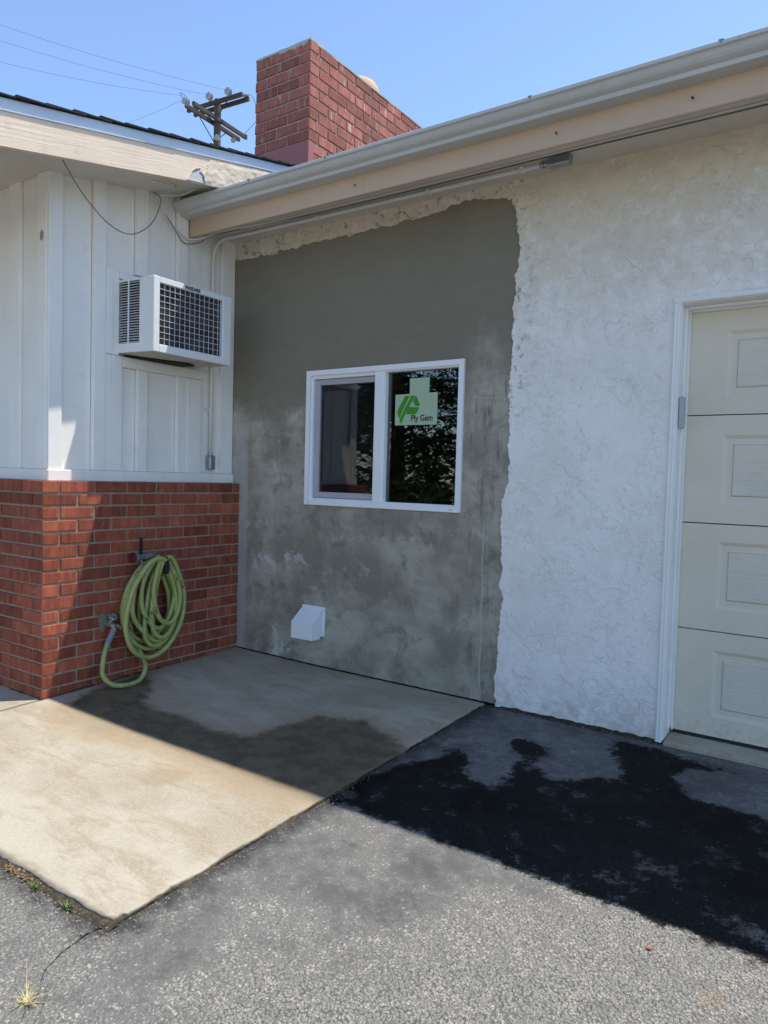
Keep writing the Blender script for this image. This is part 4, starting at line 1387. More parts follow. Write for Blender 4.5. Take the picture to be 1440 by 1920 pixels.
# ---- garage door
door = empty('garage_door', parent=garage)
SEC, GYD = 0.4898, 0.117
DX0, DX1 = 2.757, 7.60
for i in range(4):
    z0 = i * SEC + 0.002 + (0.006 if i == 0 else 0)
    z1 = (i + 1) * SEC - 0.003
    mb = MB()
    bm = mb.bm
    cols = []
    pan_z = [(0.096, 0.402), (0.104, 0.408), (0.084, 0.398), (0.078, 0.372)][i]
    x = DX0
    xs_ = [DX0]
    rects = []
    px0 = 2.920
    while px0 + 0.45 < DX1:
        rects.append((px0, px0 + 0.45))
        px0 += 0.605
    pz0, pz1 = i * SEC + pan_z[0], i * SEC + pan_z[1]

    def quad(a, b, c, d_):
        bm.faces.new([bm.verts.new(p) for p in (a, b, c, d_)])
    Y = GYD
    # flat rails and stiles
    prevx = DX0
    for (xa, xb) in rects + [(DX1, DX1)]:
        quad((prevx, Y, z0), (xa, Y, z0), (xa, Y, z1), (prevx, Y, z1))
        if xb > xa:
            quad((xa, Y, z0), (xb, Y, z0), (xb, Y, pz0), (xa, Y, pz0))
            quad((xa, Y, pz1), (xb, Y, pz1), (xb, Y, z1), (xa, Y, z1))
            R = []
            for ins, dy in ((0, 0), (0.006, 0.0035), (0.016, 0.009), (0.040, 0.0095), (0.043, 0.005)):
                R.append([(xa + ins, Y + dy, pz0 + ins), (xb - ins, Y + dy, pz0 + ins), (xb - ins, Y + dy, pz1 - ins), (xa + ins, Y + dy, pz1 - ins)])
            for p in range(len(R) - 1):
                for q in range(4):
                    quad(R[p][q], R[p][(q + 1) % 4], R[p + 1][(q + 1) % 4], R[p + 1][q])
        prevx = xb
    quad((DX0, Y, z1), (DX1, Y, z1), (DX1, Y + 0.04, z1), (DX0, Y + 0.04, z1))
    quad((DX0, Y, z0), (DX1, Y, z0), (DX1, Y + 0.04, z0), (DX0, Y + 0.04, z0))
    bmesh.ops.remove_doubles(bm, verts=bm.verts[:], dist=1e-5)
    sec = mb.build('door_section', M['door'], door)
    for (xa, xb) in rects:
        mb = MB()
        mb.box(xa + 0.0435, xb - 0.0435, Y + 0.0030, Y + 0.012, pz0 + 0.0435, pz1 - 0.0435, 0.002)
        # raised grained field: owned by the door, one per panel
        mb.build('raised_panel', M['door_panel'], door)
mb = MB()
mb.box(DX0, DX1, GYD + 0.042, GYD + 0.06, -0.01, 2.0)
mb.build('door_backing', M['rubber'], door)
mb = MB()
mb.box(DX0 - 0.004, DX1, GYD + 0.003, GYD + 0.040, -0.012, 0.0065)
mb.build('bottom_seal', M['rubber'], door)
# casing, jamb, stop
mb = MB()
mb.prism([(2.716, 0.02), (2.716, -0.021), (2.720, -0.024), (2.726, -0.024), (2.728, -0.022), (2.737, -0.026), (2.742, -0.024), (2.744, -0.018), (2.744, 0.02)], 2, -0.024, 1.9635)
mb.prism([(0.02, 1.979), (-0.021, 1.979), (-0.024, 1.976), (-0.024, 1.970), (-0.022, 1.968), (-0.026, 1.960), (-0.024, 1.956), (-0.018, 1.954), (0.02, 1.954)], 0, 2.7165, 7.64)
mb.build('casing', M['trim'], door)
mb = MB()
mb.box(2.727, 2.7475, -0.010, 0.155, -0.018, 1.962, 0.002)
mb.box(2.7475, 7.62, -0.012, 0.155, 1.951, 1.966, 0.002)
mb.build('jamb', M['trim'], door)
mb = MB()
mb.box(2.7475, 2.7590, 0.050, 0.112, 0.020, 1.9505, 0.003)
mb.box(2.7590, 2.7640, 0.094, 0.1155, 0.006, 1.9505, 0.001)
mb.box(2.7590, 7.60, 0.050, 0.112, 1.9385, 1.9505, 0.003)
mb.box(2.7640, 7.60, 0.094, 0.1155, 1.9330, 1.9385, 0.001)
mb.build('door_stop', M['trim'], door)

# ================================================================== THINGS
# ---- keypad on the door jamb
kp = MB()
kp.box(2.7485, 2.772, -0.004, 0.034, 1.402, 1.545, 0.008, 3)
key = kp.build('door_keypad', M['sensor'], smooth=False)
tag(key, 'small grey rounded keypad box screwed to the white garage door jamb', 'keypad')
kp = MB()
kp.box(2.752, 2.7685, -0.0075, -0.0038, 1.420, 1.436, 0.002)
kp.box(2.752, 2.7685, -0.0072, -0.0038, 1.442, 1.538, 0.002)
kp.build('slide_cover', M['sensor'], key)

# ---- window sticker
st = empty('window_sticker', (1.345, 0.0265, 1.45))
WORIG['window_sticker'] = (1.345, 0.0265, 1.45)
tag(st, 'pale green film sticker with green leaf logo stuck on the right window pane', 'sticker')
SY = 0.0255
mb = MB()
mb.prism([(1.2095, 1.4475), (1.4860, 1.4480), (1.4845, 1.6250), (1.4300, 1.6240), (1.4310, 1.7090), (1.3030, 1.7080), (1.3045, 1.6220), (1.2080, 1.6215)], 1, SY + 0.001, SY + 0.004)
mb.build('film', M['sticker'], st)


def stk(u, v):  # sticker print coordinates from the logo's own square (0..1, y up)
    return (1.222 + u * 0.150, 1.470 + v * 0.142)


logo = [[(0.00, 0.38), (0.34, 1.00), (0.56, 1.00), (0.20, 0.33), (0.14, 0.10), (0.06, 0.22)],
        [(0.62, 1.00), (0.80, 1.00), (0.38, 0.30), (0.20, -0.10), (0.12, 0.02), (0.25, 0.33)],
        [(0.84, 0.99), (1.02, 0.60), (0.82, 0.57), (0.70, 0.80)],
        [(0.52, 0.56), (0.99, 0.53), (0.84, 0.27), (0.40, 0.27)],
        [(0.58, 0.88), (0.72, 0.88), (0.60, 0.62), (0.46, 0.62)]]
mb = MB()
for q_, pl_ in enumerate(logo[:4]):
    mb.prism([stk(u, v) for u, v in pl_], 1, SY - 0.0004 - 0.0002 * q_, SY + 0.0008)
mb.build('leaf_logo', M['sticker_green'], st)
RX = Matrix.Rotation(math.pi / 2, 4, 'X')
text_mesh('Ply Gem', 0.049, M['print'], 'lettering', st, Matrix.Translation((1.316, SY - 0.0004, 1.470)) @ RX, 0.0006, 0.86)

# ---- air conditioner
ac = empty('air_conditioner', (-0.06, -0.606, 1.81))
WORIG['air_conditioner'] = (-0.06, -0.606, 1.81)
tag(ac, 'white window air conditioner with wire grille jutting from the board siding', 'air conditioner')
AX0, AX1, AY0, AY1 = -0.086, 0.235, -0.886, -0.325
AZ0, AZ1 = 1.812, 2.216


def tilt(o):
    # the unit leans outward a little so that it drains
    for v in o.data.vertices:
        v.co.z -= (v.co.x + 0.086) * 0.035
    return o


mb = MB()
t_ = 0.004
mb.box(AX0, AX1 - 0.03, AY0, AY1, AZ1 - t_, AZ1, 0.0015)                       # top
mb.box(AX0, AX1 - 0.03, AY1 - t_, AY1, AZ0, AZ1 - t_)                          # far side
# near side with the louvre opening
LX0, LX1, LZ0, LZ1 = -0.080, 0.112, 1.862, 2.204
mb.box(LX1, AX1 - 0.03, AY0, AY0 + t_, AZ0, AZ1 - t_)
mb.box(AX0, LX1, AY0, AY0 + t_, AZ0, LZ0)
mb.box(AX0, LX1, AY0, AY0 + t_, LZ1, AZ1 - t_)
mb.box(AX0, LX0, AY0, AY0 + t_, LZ0, LZ1)
mb.box((LX0 + LX1) / 2 - 0.012 + 0.004, (LX0 + LX1) / 2 - 0.002 + 0.004, AY0 - 0.0003, AY0 + t_ * 0.8, LZ0, LZ1)
tilt(mb.build('case', M['ac'], ac))
for i in range(24):
    z = LZ0 + (i + 0.5) * (LZ1 - LZ0) / 24
    mb = MB()
    mb.prism([(AY0 + 0.0005, z - 0.0035), (AY0 + 0.002, z - 0.0045), (AY0 + 0.016, z + 0.004), (AY0 + 0.0145, z + 0.0055)], 0, LX0, LX1)
    tilt(mb.build('louvre', M['ac'], ac))
mb = MB()
mb.box(AX0 + 0.002, AX1 - 0.05, AY0 + 0.03, AY1 - 0.02, AZ0 + 0.01, AZ1 - 0.012)
tilt(mb.build('dark_inside', M['ac_dark'], ac))
# front frame
GY0, GY1, GZ0, GZ1 = -0.846, -0.389, 1.853, 2.186
mb = MB()
mb.box(AX1 - 0.030, AX1, AY0 - 0.002, GY0, AZ0 - 0.001, AZ1 + 0.001, 0.003)
mb.box(AX1 - 0.030, AX1, GY1, AY1 + 0.002, AZ0 - 0.001, AZ1 + 0.001, 0.003)
mb.box(AX1 - 0.030, AX1 - 0.0005, GY0, GY1, GZ1, AZ1 + 0.0005, 0.002)
mb.box(AX1 - 0.030, AX1 - 0.0005, GY0, GY1, AZ0 - 0.0005, GZ0, 0.002)
tilt(mb.build('front_frame', M['ac'], ac))
mb = MB()
for i in range(86):
    y = GY0 + 0.002 + i * (GY1 - GY0 - 0.004) / 85
    mb.box(AX1 - 0.056, AX1 - 0.032, y - 0.0009, y + 0.0009, GZ0 - 0.01, GZ1 + 0.005)
cf = tilt(mb.build('coil_fins', M['ac_coil'], ac))
cf['kind'] = 'stuff'
for i in range(14):
    y = GY0 + (i + 0.0) * (GY1 - GY0) / 13
    mb = MB()
    mb.tube([(AX1 - 0.006, y, GZ0 - 0.004), (AX1 - 0.006, y, GZ1 + 0.004)], 0.0012, 6)
    tilt(mb.build('grille_wire', M['ac'], ac))
for i in range(11):
    z = GZ0 + (i + 0.0) * (GZ1 - GZ0) / 10
    mb = MB()
    mb.tube([(AX1 - 0.0032, GY0 - 0.004, z), (AX1 - 0.0032, GY1 + 0.004, z)], 0.0012, 6)
    tilt(mb.build('grille_wire', M['ac'], ac))
mb = MB()
mb.box(AX0, AX1 - 0.031, AY0 + 0.001, AY1 - 0.001, AZ0 - 0.003, AZ0 + 0.004, 0.001)
tilt(mb.build('bottom_pan', M['ac_under'], ac))
mb = MB()
mb.prism([(-0.083, -0.84), (-0.070, -0.845), (0.02, -0.60), (0.06, -0.50), (0.02, -0.42), (-0.083, -0.42)], 2, AZ0 - 0.0125, AZ0 - 0.0033)
tilt(mb.build('dark_under_sheet', M['ac_dark'], ac))  # near-black irregular sheet just below the pan
R3 = Matrix(((0, 0, 1, 0), (1, 0, 0, 0), (0, 1, 0, 0), (0, 0, 0, 1)))
tilt(text_mesh('FRIGIDAIRE', 0.0270, M['print'], 'lettering', ac, Matrix.Translation((AX1 + 0.0002, -0.676, 2.1915)) @ R3, 0.0011, 0.80))

# ---- vent hood
mb = MB()
vx0, vx1 = 0.579, 0.745
mb.box(vx0 - 0.006, vx1 + 0.007, -0.006, 0.0, 0.165, 0.345, 0.001)
vh = mb.build('vent_hood', M['vinyl'])
tag(vh, 'small white metal vent hood low on the grey cement wall', 'vent hood')
mb = MB()
PD, zf, zb_, zt = -0.112, 0.255, 0.155, 0.338
S = []
# sides and roof as thin sheet
for (xa, xb) in ((vx0, vx0 + 0.002), (vx1 - 0.002, vx1)):
    mb.prism([(-0.006, zt), (PD, zf), (PD, zb_), (-0.036, zb_), (-0.036, zb_ + 0.012), (-0.018, zb_ + 0.012), (-0.006, zb_ + 0.012)], 0, xa, xb)
mb.prism([(-0.006, zt), (PD, zf), (PD, zf - 0.003), (-0.006, zt - 0.003)], 0, vx0 + 0.002, vx1 - 0.002)
mb.prism([(PD, zf - 0.003), (PD + 0.002, zf - 0.003), (PD + 0.002, zb_), (PD, zb_)], 0, vx0 + 0.002, vx1 - 0.002)
mb.build('hood', M['vinyl'], vh)
for sx2, sz2 in ((vx1 + 0.0005, 0.325), (vx1 + 0.0005, 0.185)):
    mb = MB()
    mb.lathe((sx2, -0.006, sz2), (0, -1, 0), [(0, 0.004), (0.002, 0.003)], 8)
    mb.build('screw', M['steel'], vh)
mb = MB()
mb.box(vx0 + 0.004, vx1 - 0.004, PD + 0.006, -0.007, 0.20, 0.204)
mb.build('damper', M['ac_dark'], vh)

# ---- conduit with boxes
mb = MB()
path = [(-0.068, -0.200, 1.272), (-0.068, -0.199, 1.8), (-0.068, -0.198, 2.44)] + spline([(-0.068, -0.198, 2.46), (-0.066, -0.195, 2.54), (-0.045, -0.185, 2.605), (0.0, -0.172, 2.636), (0.08, -0.160, 2.640)], 6) + [(0.5, -0.155, 2.640), (1.3, -0.152, 2.640), (2.115, -0.150, 2.640)]
mb.tube(path, 0.0105, 10)
con = mb.build('conduit', M['painted_pipe'], smooth=True)
tag(con, 'white electrical conduit bending from the siding to the garage soffit', 'conduit')
mb = MB()
mb.box(-0.090, -0.046, -0.222, -0.172, 1.168, 1.262, 0.010, 2)
mb.lathe((-0.068, -0.199, 1.262), (0, 0, 1), [(0, 0.016), (0.012, 0.016), (0.013, 0.013), (0.022, 0.013)], 14)
mb.build('box_fitting', M['steel'], con)
mb = MB()
mb.box(2.150, 2.262, -0.172, -0.126, 2.618, 2.660, 0.007, 2)
mb.lathe((2.151, -0.149, 2.640), (-1, 0, 0), [(0, 0.017), (0.010, 0.017), (0.011, 0.012), (0.020, 0.012), (0.021, 0.017), (0.034, 0.017), (0.040, 0.012)], 14)
mb.build('box_fitting', M['steel'], con)
for p_ in ((-0.082, -0.199, 1.56),):
    mb = MB()
    mb.box(-0.087, -0.055, -0.2135, -0.1845, 1.548, 1.564, 0.002)
    mb.box(-0.087, -0.082, -0.24, -0.2135, 1.548, 1.564, 0.001)
    mb.build('strap', M['painted_pipe'], con)
for x in (0.75, 1.50, 2.02):
    mb = MB()
    mb.box(x - 0.010, x + 0.010, -0.166, -0.138, 2.627, 2.652, 0.002)
    mb.build('strap', M['painted_pipe'], con)

# ---- cables
def cable(name, pts, r, mat, label, per=6, n=6):
    mb = MB()
    mb.tube(spline(pts, per), r, n)
    o = mb.build(name, mat, smooth=True)
    tag(o, label, 'cable')
    return o


cable('cable', [(0.20, -1.40, 2.640), (0.18, -1.37, 2.62), (0.14, -1.25, 2.53), (0.11, -1.10, 2.447), (0.09, -0.97, 2.425), (0.07, -0.86, 2.465), (0.06, -0.76, 2.56), (0.04, -0.695, 2.70), (-0.066, -0.66, 2.775)], 0.0026, M['cable_dark'],
      'thin dark cable drooping in a loop across the siding below the soffit')
cable('cable', [(0.262, -1.72, 2.578), (0.262, -1.30, 2.632), (0.262, -0.95, 2.702), (0.25, -0.78, 2.745), (0.18, -0.58, 2.800), (0.13, -0.52, 2.808), (0.05, -0.57, 2.765), (-0.02, -0.66, 2.752), (-0.066, -0.66, 2.752)], 0.0036, M['cable_white'],
      'cream cable running under the sunlit rake board to the gutter end')
cable('cable', [(0.22, -0.90, 2.700), (0.17, -0.79, 2.738), (0.14, -0.70, 2.750), (0.12, -0.66, 2.765), (0.12, -0.655, 2.800)], 0.0065, M['cable_white'],
      'short thick white cable hooked under the soffit with its end hanging free')
cable('cable', [(-0.066, -0.655, 2.735), (-0.060, -0.60, 2.69), (-0.058, -0.52, 2.62), (-0.058, -0.45, 2.585), (-0.05, -0.41, 2.575), (0.02, -0.36, 2.585), (0.15, -0.30, 2.625), (0.5, -0.232, 2.644), (1.2, -0.230, 2.645), (2.0, -0.226, 2.645), (2.9, -0.230, 2.646), (4.0, -0.228, 2.645)], 0.0038, M['cable_white'],
      'cream cable stapled along the garage soffit behind the tan fascia')
cable('cable', [(-0.066, -0.64, 2.73), (-0.058, -0.56, 2.65), (-0.056, -0.47, 2.56), (-0.056, -0.42, 2.545), (0.0, -0.37, 2.56), (0.05, -0.33, 2.60), (0.2, -0.22, 2.650), (0.8, -0.200, 2.6465), (1.6, -0.197, 2.6465), (2.2, -0.205, 2.6465), (2.9, -0.20, 2.6465), (4.0, -0.200, 2.6465)], 0.0030, M['cable_dark'],
      'thin dark cable sagging at the gutter end and running along the garage soffit')

# ---- hose, hook, nozzle, faucet
mb = MB()
mb.box(0.0, 0.006, -0.786, -0.768, 0.655, 0.765, 0.001)
mb.tube(spline([(0.004, -0.777, 0.66), (0.05, -0.76, 0.635), (0.10, -0.73, 0.622), (0.135, -0.712, 0.628), (0.145, -0.708, 0.660)], 5), 0.007, 8)
mb.tube(spline([(0.004, -0.777, 0.66), (0.03, -0.72, 0.615), (0.06, -0.66, 0.585), (0.10, -0.655, 0.575)], 4), 0.007, 8)
mb.box(0.125, 0.150, -0.715, -0.690, 0.560, 0.640, 0.003)
hk = mb.build('hose_hook', M['iron'])
tag(hk, 'black iron hose hook screwed to the brick wall', 'hook')

HR = 0.0132
loops = [  # depth from the wall, middle y, half width, top z, bottom z, lean of the bottom
    (0.028, -0.715, 0.165, 0.612, 0.190, 0.00),
    (0.032, -0.640, 0.170, 0.620, 0.095, 0.06),
    (0.040, -0.755, 0.170, 0.618, 0.160, 0.03),
    (0.046, -0.640, 0.120, 0.626, 0.150, 0.05),
    (0.056, -0.770, 0.160, 0.628, 0.125, 0.01),
    (0.062, -0.660, 0.105, 0.632, 0.200, -0.05),
    (0.072, -0.735, 0.205, 0.634, 0.110, 0.02),
    (0.080, -0.615, 0.115, 0.640, 0.120, -0.04),
    (0.090, -0.760, 0.130, 0.642, 0.170, 0.06),
    (0.098, -0.650, 0.150, 0.645, 0.135, -0.06),
    (0.108, -0.745, 0.095, 0.650, 0.260, 0.03),
    (0.116, -0.640, 0.130, 0.655, 0.175, -0.03),
    (0.126, -0.740, 0.220, 0.655, 0.075, -0.03),
    (0.132, -0.690, 0.095, 0.652, 0.300, 0.03),
]
pts = []
# from the faucet: down to the ground and back up
pts += [(0.0555, -0.9995, 0.2505), (0.0645, -1.036, 0.195), (0.083, -1.072, 0.120), (0.105, -1.088, 0.040), (0.140, -1.050, -0.012), (0.165, -0.975, -0.024), (0.160, -0.895, -0.016), (0.130, -0.835, 0.030), (0.090, -0.820, 0.085), (0.050, -0.850, 0.160), (0.034, -0.865, 0.25)]
rh = random.Random(4)
NSTEP = 10
for li in range(len(loops) - 1):
    A_, B_ = loops[li], loops[li + 1]
    sg = 1
    for k in range(NSTEP):
        t = k / NSTEP
        e = t * t * (3 - 2 * t)
        xd, yc, hw, zt_, zb2, ln = [A_[q] + (B_[q] - A_[q]) * e for q in range(6)]
        yc -= 0.022
        hw *= 0.90
        th_ = -math.pi * 0.55 + 2 * math.pi * t      # starts at the left side, runs over the top
        c_, s__ = math.cos(th_), math.sin(th_)
        w_ = hw * (1 - 0.30 * max(c_, 0) ** 2)
        y_ = yc + w_ * s__ + ln * max(-c_, 0) + rh.uniform(-.004, .004)
        z_ = (zt_ + zb2) / 2 + (zt_ - zb2) / 2 * c_ - 0.03 * (1 - abs(c_))
        pts.append((xd + 0.010 * max(c_, 0), y_, z_))
# last length hangs in front and ends at the nozzle
pts += [(0.130, -0.785, 0.46), (0.130, -0.765, 0.57), (0.120, -0.735, 0.640), (0.10, -0.735, 0.660)]
sp = spline(pts, 7)
mb = MB()
NS = 10
mb.tube(sp, HR, NS)
hs = mb.build('garden_hose', M['hose'], smooth=True)
tag(hs, 'coiled yellow-green garden hose hanging on the brick wall', 'hose')
run, acc = [], 0.0
for i, p in enumerate(sp):
    if i: acc += (sp[i] - sp[i - 1]).length
    run += [acc] * NS
nv_ = len(hs.data.vertices)
run += [0.0] * (nv_ - len(run))
a = hs.data.attributes.new('run', 'FLOAT', 'POINT')
a.data.foreach_set('value', run[:nv_])
sidev = []
nr = []
for i, p in enumerate(sp):
    for k in range(NS):
        c = hs.data.vertices[i * NS + k].co - p
        sidev.append(max(0.0, c.dot(Vector((0.82, -0.57, 0)).normalized()) / HR))
a = hs.data.attributes.new('side', 'FLOAT', 'POINT')
a.data.foreach_set('value', (sidev + [0.0] * nv_)[:nv_])
# coupling sleeve at the faucet end
mb = MB()
d_ = (Vector(pts[1]) - Vector((0.052, -0.985, 0.272))).normalized()
mb.lathe((0.052, -0.985, 0.272), d_, [(0, 0.0165), (0.014, 0.0165), (0.015, 0.0155), (0.085, 0.0160), (0.087, 0.012)], 14)
mb.build('sleeve', M['sleeve'], hs)

nz = MB()
nz.lathe((0.085, -0.752, 0.668), (0.05, -1, -0.06), [(0, 0.016), (0.02, 0.018), (0.06, 0.0185), (0.062, 0.014), (0.10, 0.015)], 14)
noz = nz.build('hose_nozzle', M['nozzle_grey'])
tag(noz, 'grey spray nozzle with red rim lying on the coiled hose', 'nozzle')
nz = MB()
nz.lathe((0.090, -0.852, 0.662), (0.05, -1, 0.03), [(0, 0.016), (0.012, 0.026), (0.034, 0.031), (0.040, 0.028)], 16)
nz.build('spray_head', M['nozzle_grey'], noz)
nz = MB()
nz.lathe((0.092, -0.892, 0.663), (0.05, -1, 0.03), [(0, 0.030), (0.006, 0.0305), (0.009, 0.028), (0.010, 0.020)], 16)
nz.build('rim', M['nozzle_red'], noz)
nz = MB()
nz.tube(spline([(0.092, -0.842, 0.650), (0.094, -0.835, 0.628), (0.094, -0.82, 0.618)], 4), 0.006, 8)
nz.build('trigger', M['brass'], noz)

fc = MB()
fc.prism([(-1.048, 0.352), (-1.020, 0.360), (-1.004, 0.345), (-0.985, 0.322), (-0.990, 0.296), (-1.010, 0.272), (-1.016, 0.250), (-1.034, 0.262), (-1.046, 0.300)], 0, -0.006, 0.0025)
fau = fc.build('faucet', m_mortar('grey_patch_mortar', (0.20, 0.185, 0.15)))
tag(fau, 'weathered brass hose tap with round wheel handle low on the brick wall', 'faucet')
fc = MB()
fc.tube([(0.0, -1.005, 0.300), (0.030, -1.000, 0.300), (0.056, -0.994, 0.292), (0.060, -0.990, 0.272)], [0.014, 0.015, 0.016, 0.014], 12)
fc.lathe((0.035, -0.999, 0.305), (0.6, 0.1, 1), [(0, 0.012), (0.014, 0.012), (0.020, 0.008), (0.034, 0.006)], 10)
fc.tube([(0.05, -0.99, 0.292), (0.06, -0.962, 0.284), (0.063, -0.948, 0.270)], [0.010, 0.010, 0.011], 10)
fc.build('body', M['brass'], fau)
fc = MB()
import itertools
cpt = Vector((0.056, -0.997, 0.340))
axv = Vector((0.6, 0.1, 1)).normalized()
e1 = axv.orthogonal().normalized(); e2 = axv.cross(e1)
ring = [cpt + (e1 * math.cos(t) + e2 * math.sin(t)) * (0.021 + 0.003 * math.cos(6 * t)) for t in [2 * math.pi * i / 24 for i in range(25)]]
fc.tube(ring, 0.005, 7, cap=False)
for k in range(3):
    t = math.pi * k / 3
    q = (e1 * math.cos(t) + e2 * math.sin(t)) * 0.021
    fc.tube([cpt - q, cpt + q], 0.003, 6)
fc.build('wheel_handle', M['steel'], fau)

# ---- utility pole and lines
PB = Vector((-15.3, 13.6, 0))
pole = empty('utility_pole', (PB.x, PB.y, -0.3))
WORIG['utility_pole'] = (PB.x, PB.y, -0.3)
tag(pole, 'weathered wooden utility pole with two levels of crossarms beyond the roof', 'utility pole')
mb = MB()
mb.tube([(PB.x, PB.y, -0.3), (PB.x, PB.y, 13.66)], [0.17, 0.115], 12)
mb.build('pole_shaft', M['polewood'], pole)
dA = Vector((-0.99577, -0.09196, 0)); dB = Vector((-0.09196, 0.99577, 0))


def arm(c, d, L, side, zt):
    s = Vector((-d.y, d.x, 0)) * side
    mb = MB()
    h, wd = 0.060, 0.045
    A = c + s - d * L; B = c + s + d * L
    pr = Vector((-d.y, d.x, 0)) * wd
    vs = []
    for P_ in (A, B):
        vs.append([mb.bm.verts.new(P_ + pr + Vector((0, 0, h))), mb.bm.verts.new(P_ - pr + Vector((0, 0, h))), mb.bm.verts.new(P_ - pr - Vector((0, 0, h))), mb.bm.verts.new(P_ + pr - Vector((0, 0, h)))])
    for k in range(4): mb.bm.faces.new((vs[0][k], vs[0][(k + 1) % 4], vs[1][(k + 1) % 4], vs[1][k]))
    mb.bm.faces.new(vs[0][::-1]); mb.bm.faces.new(vs[1])
    return mb.build('crossarm', M['armwood'], pole)


cA = Vector((PB.x, PB.y, 13.50)); cB = Vector((PB.x, PB.y, 12.93))
arm(cA, dA, 1.2, 0.16, 0); arm(cA, dA, 1.2, -0.16, 0)
arm(cB, dB, 1.3, 0.16, 0); arm(cB, dB, 1.3, -0.16, 0)


def braces(c, d, off):
    mb = MB()
    s = Vector((-d.y, d.x, 0)) * off
    for sg in (-1, 1):
        mb.tube([c + s + d * 0.62 * sg - Vector((0, 0, .06)), c + s * 0.7 - Vector((0, 0, 0.62))], 0.016, 5)
    mb.build('brace', M['iron'], pole)


braces(cA, dA, 0.2); braces(cB, dB, 0.2)


def insul(p, axis, n=3, r=0.085, gap=0.075):
    mb = MB()
    prof = []
    for i in range(n):
        b = i * gap
        prof += [(b, 0.028), (b + 0.012, r), (b + 0.034, r), (b + 0.048, 0.035)]
    mb.lathe(p, axis, prof, 14)
    mb.build('insulator', M['porcelain'], pole)


R_ = dB * -1
LW = Vector((-0.62, -0.78, 0.06)).normalized()
insul(cA + dA * 0.10 + Vector((0.0, -0.20, 0.17)), -dB + Vector((0, 0, .02)), 2, 0.12, 0.1)
insul(cA - dA * 0.72 + Vector((0.0, -0.20, 0.14)), -dB + Vector((0, 0, .02)), 2, 0.12, 0.1)
insul(cA - dA * 1.12 + Vector((0, 0.1, 0.06)), (0, 0, 1), 1, 0.10)
insul(cB - dB * 1.34 + Vector((0, 0, 0.02)), -dB + dA * 0.15, 3, 0.105)
insul(cB + dB * 1.28 + dA * -0.1 + Vector((0, 0, 0.07)), (0, 0, 1), 1, 0.10)
insul(cB + dB * 1.0 + dA * 0.18 + Vector((0, 0, -0.14)), (0.5, -0.4, -0.2), 2, 0.09)
insul(Vector((PB.x + 0.12, PB.y - 0.1, 12.33)), (0.5, -0.6, 0), 2, 0.09)
mb = MB()
q0 = cA - dA * 1.12 + Vector((0, 0.1, 0.14)); q1 = cB + dB * 1.28 - dA * 0.1 + Vector((0, 0, 0.16))
mb.tube(spline([q0, q0 + Vector((0.25, 0.1, -0.15)), (q0 + q1) / 2 + Vector((0.45, 0.1, -0.2)), q1 + Vector((0.2, 0, 0.1)), q1], 6), 0.010, 5)
q2 = cB - dB * 1.6
mb.tube(spline([q2 + Vector((0, 0, .05)), q2 + Vector((-0.05, -0.05, 0.22)), cB - dB * 1.2 + Vector((-.2, 0, .30))], 5), 0.010, 5)
mb.build('jumper_wire', M['wire'], pole)
C0 = Vector((3.4863, -3.3996, 1.144))


def power(p0, rd, K, sag, label):
    p1 = C0 + Vector(rd) * K
    pts_ = []
    for i in range(25):
        t = i / 24
        p = p0.lerp(p1, t)
        p.z -= sag * 4 * t * (1 - t)
        pts_.append(p)
    mb = MB()
    mb.tube(pts_, 0.0042, 5)
    o = mb.build('power_line', M['wire'], smooth=True)
    tag(o, label, 'power line', 'power lines running left from the utility pole')


power(cA - dA * 0.72 + Vector((0, -0.36, 0.16)), (-1.105, 0.500, 0.645), 22, 0.15, 'uppermost thin power line crossing the sky from the pole')
power(cA + dA * 0.10 + Vector((0, -0.36, 0.19)), (-1.105, 0.500, 0.622), 22, 0.15, 'middle thin power line crossing the sky from the pole')
power(cB - dB * 1.62 + Vector((0, 0, 0.12)), (-1.105, 0.500, 0.588), 22, 0.15, 'thin power line ending at the white insulators on the lower left arm')
power(cB - dB * 1.6 + Vector((0, 0, 0.0)), (-0.98, 0.58, 0.470), 28, 0.3, 'lowest power line dipping behind the dark roof edge')

# ---- weeds, tuft, litter
def blade(mb, base, dirv, L, wd, bend):
    d = Vector(dirv).normalized()
    s = Vector((-d.y, d.x, 0)).normalized() * wd
    P0 = Vector(base)
    pr = None
    for i in range(4):
        t = i / 3
        p = P0 + d * L * t + Vector((0, 0, -bend * t * t))
        k = (1 - t) * 0.9 + 0.1
        a, b = mb.bm.verts.new(p - s * k), mb.bm.verts.new(p + s * k)
        if pr: mb.bm.faces.new((pr[0], pr[1], b, a))
        pr = (a, b)


rw = random.Random(5)
for (x, y, lab) in ((1.52, -2.272, 'small green weed in the slab joint beside the leaf litter'), (1.68, -2.268, 'small green weed in the slab joint nearest the slab corner')):
    mb = MB()
    for i in range(34):
        a_ = rw.uniform(0, 2 * math.pi)
        blade(mb, (x + rw.uniform(-.012, .012), y + rw.uniform(-.006, .006), gz(x, y) - 0.010), (math.cos(a_), math.sin(a_) * 0.6, rw.uniform(0.25, 1.3)), rw.uniform(0.012, 0.032), rw.uniform(0.0016, 0.0034), rw.uniform(0, .006))
    tag(mb.build('weed', M['weed']), lab, 'weed', 'weeds in the slab joint')
mb = MB()
x, y = 1.925, -2.525
for i in range(60):
    a_ = rw.uniform(0, 2 * math.pi)
    blade(mb, (x + rw.uniform(-.008, .008), y + rw.uniform(-.008, .008), gz(x, y) - 0.010), (math.cos(a_), math.sin(a_), rw.uniform(0.15, 0.9)), rw.uniform(0.02, 0.055), rw.uniform(0.0008, 0.0015), rw.uniform(0.004, .02))
blade(mb, (x, y, gz(x, y) - 0.01), (-0.6, 0.35, 0.85), 0.10, 0.0012, 0.01)
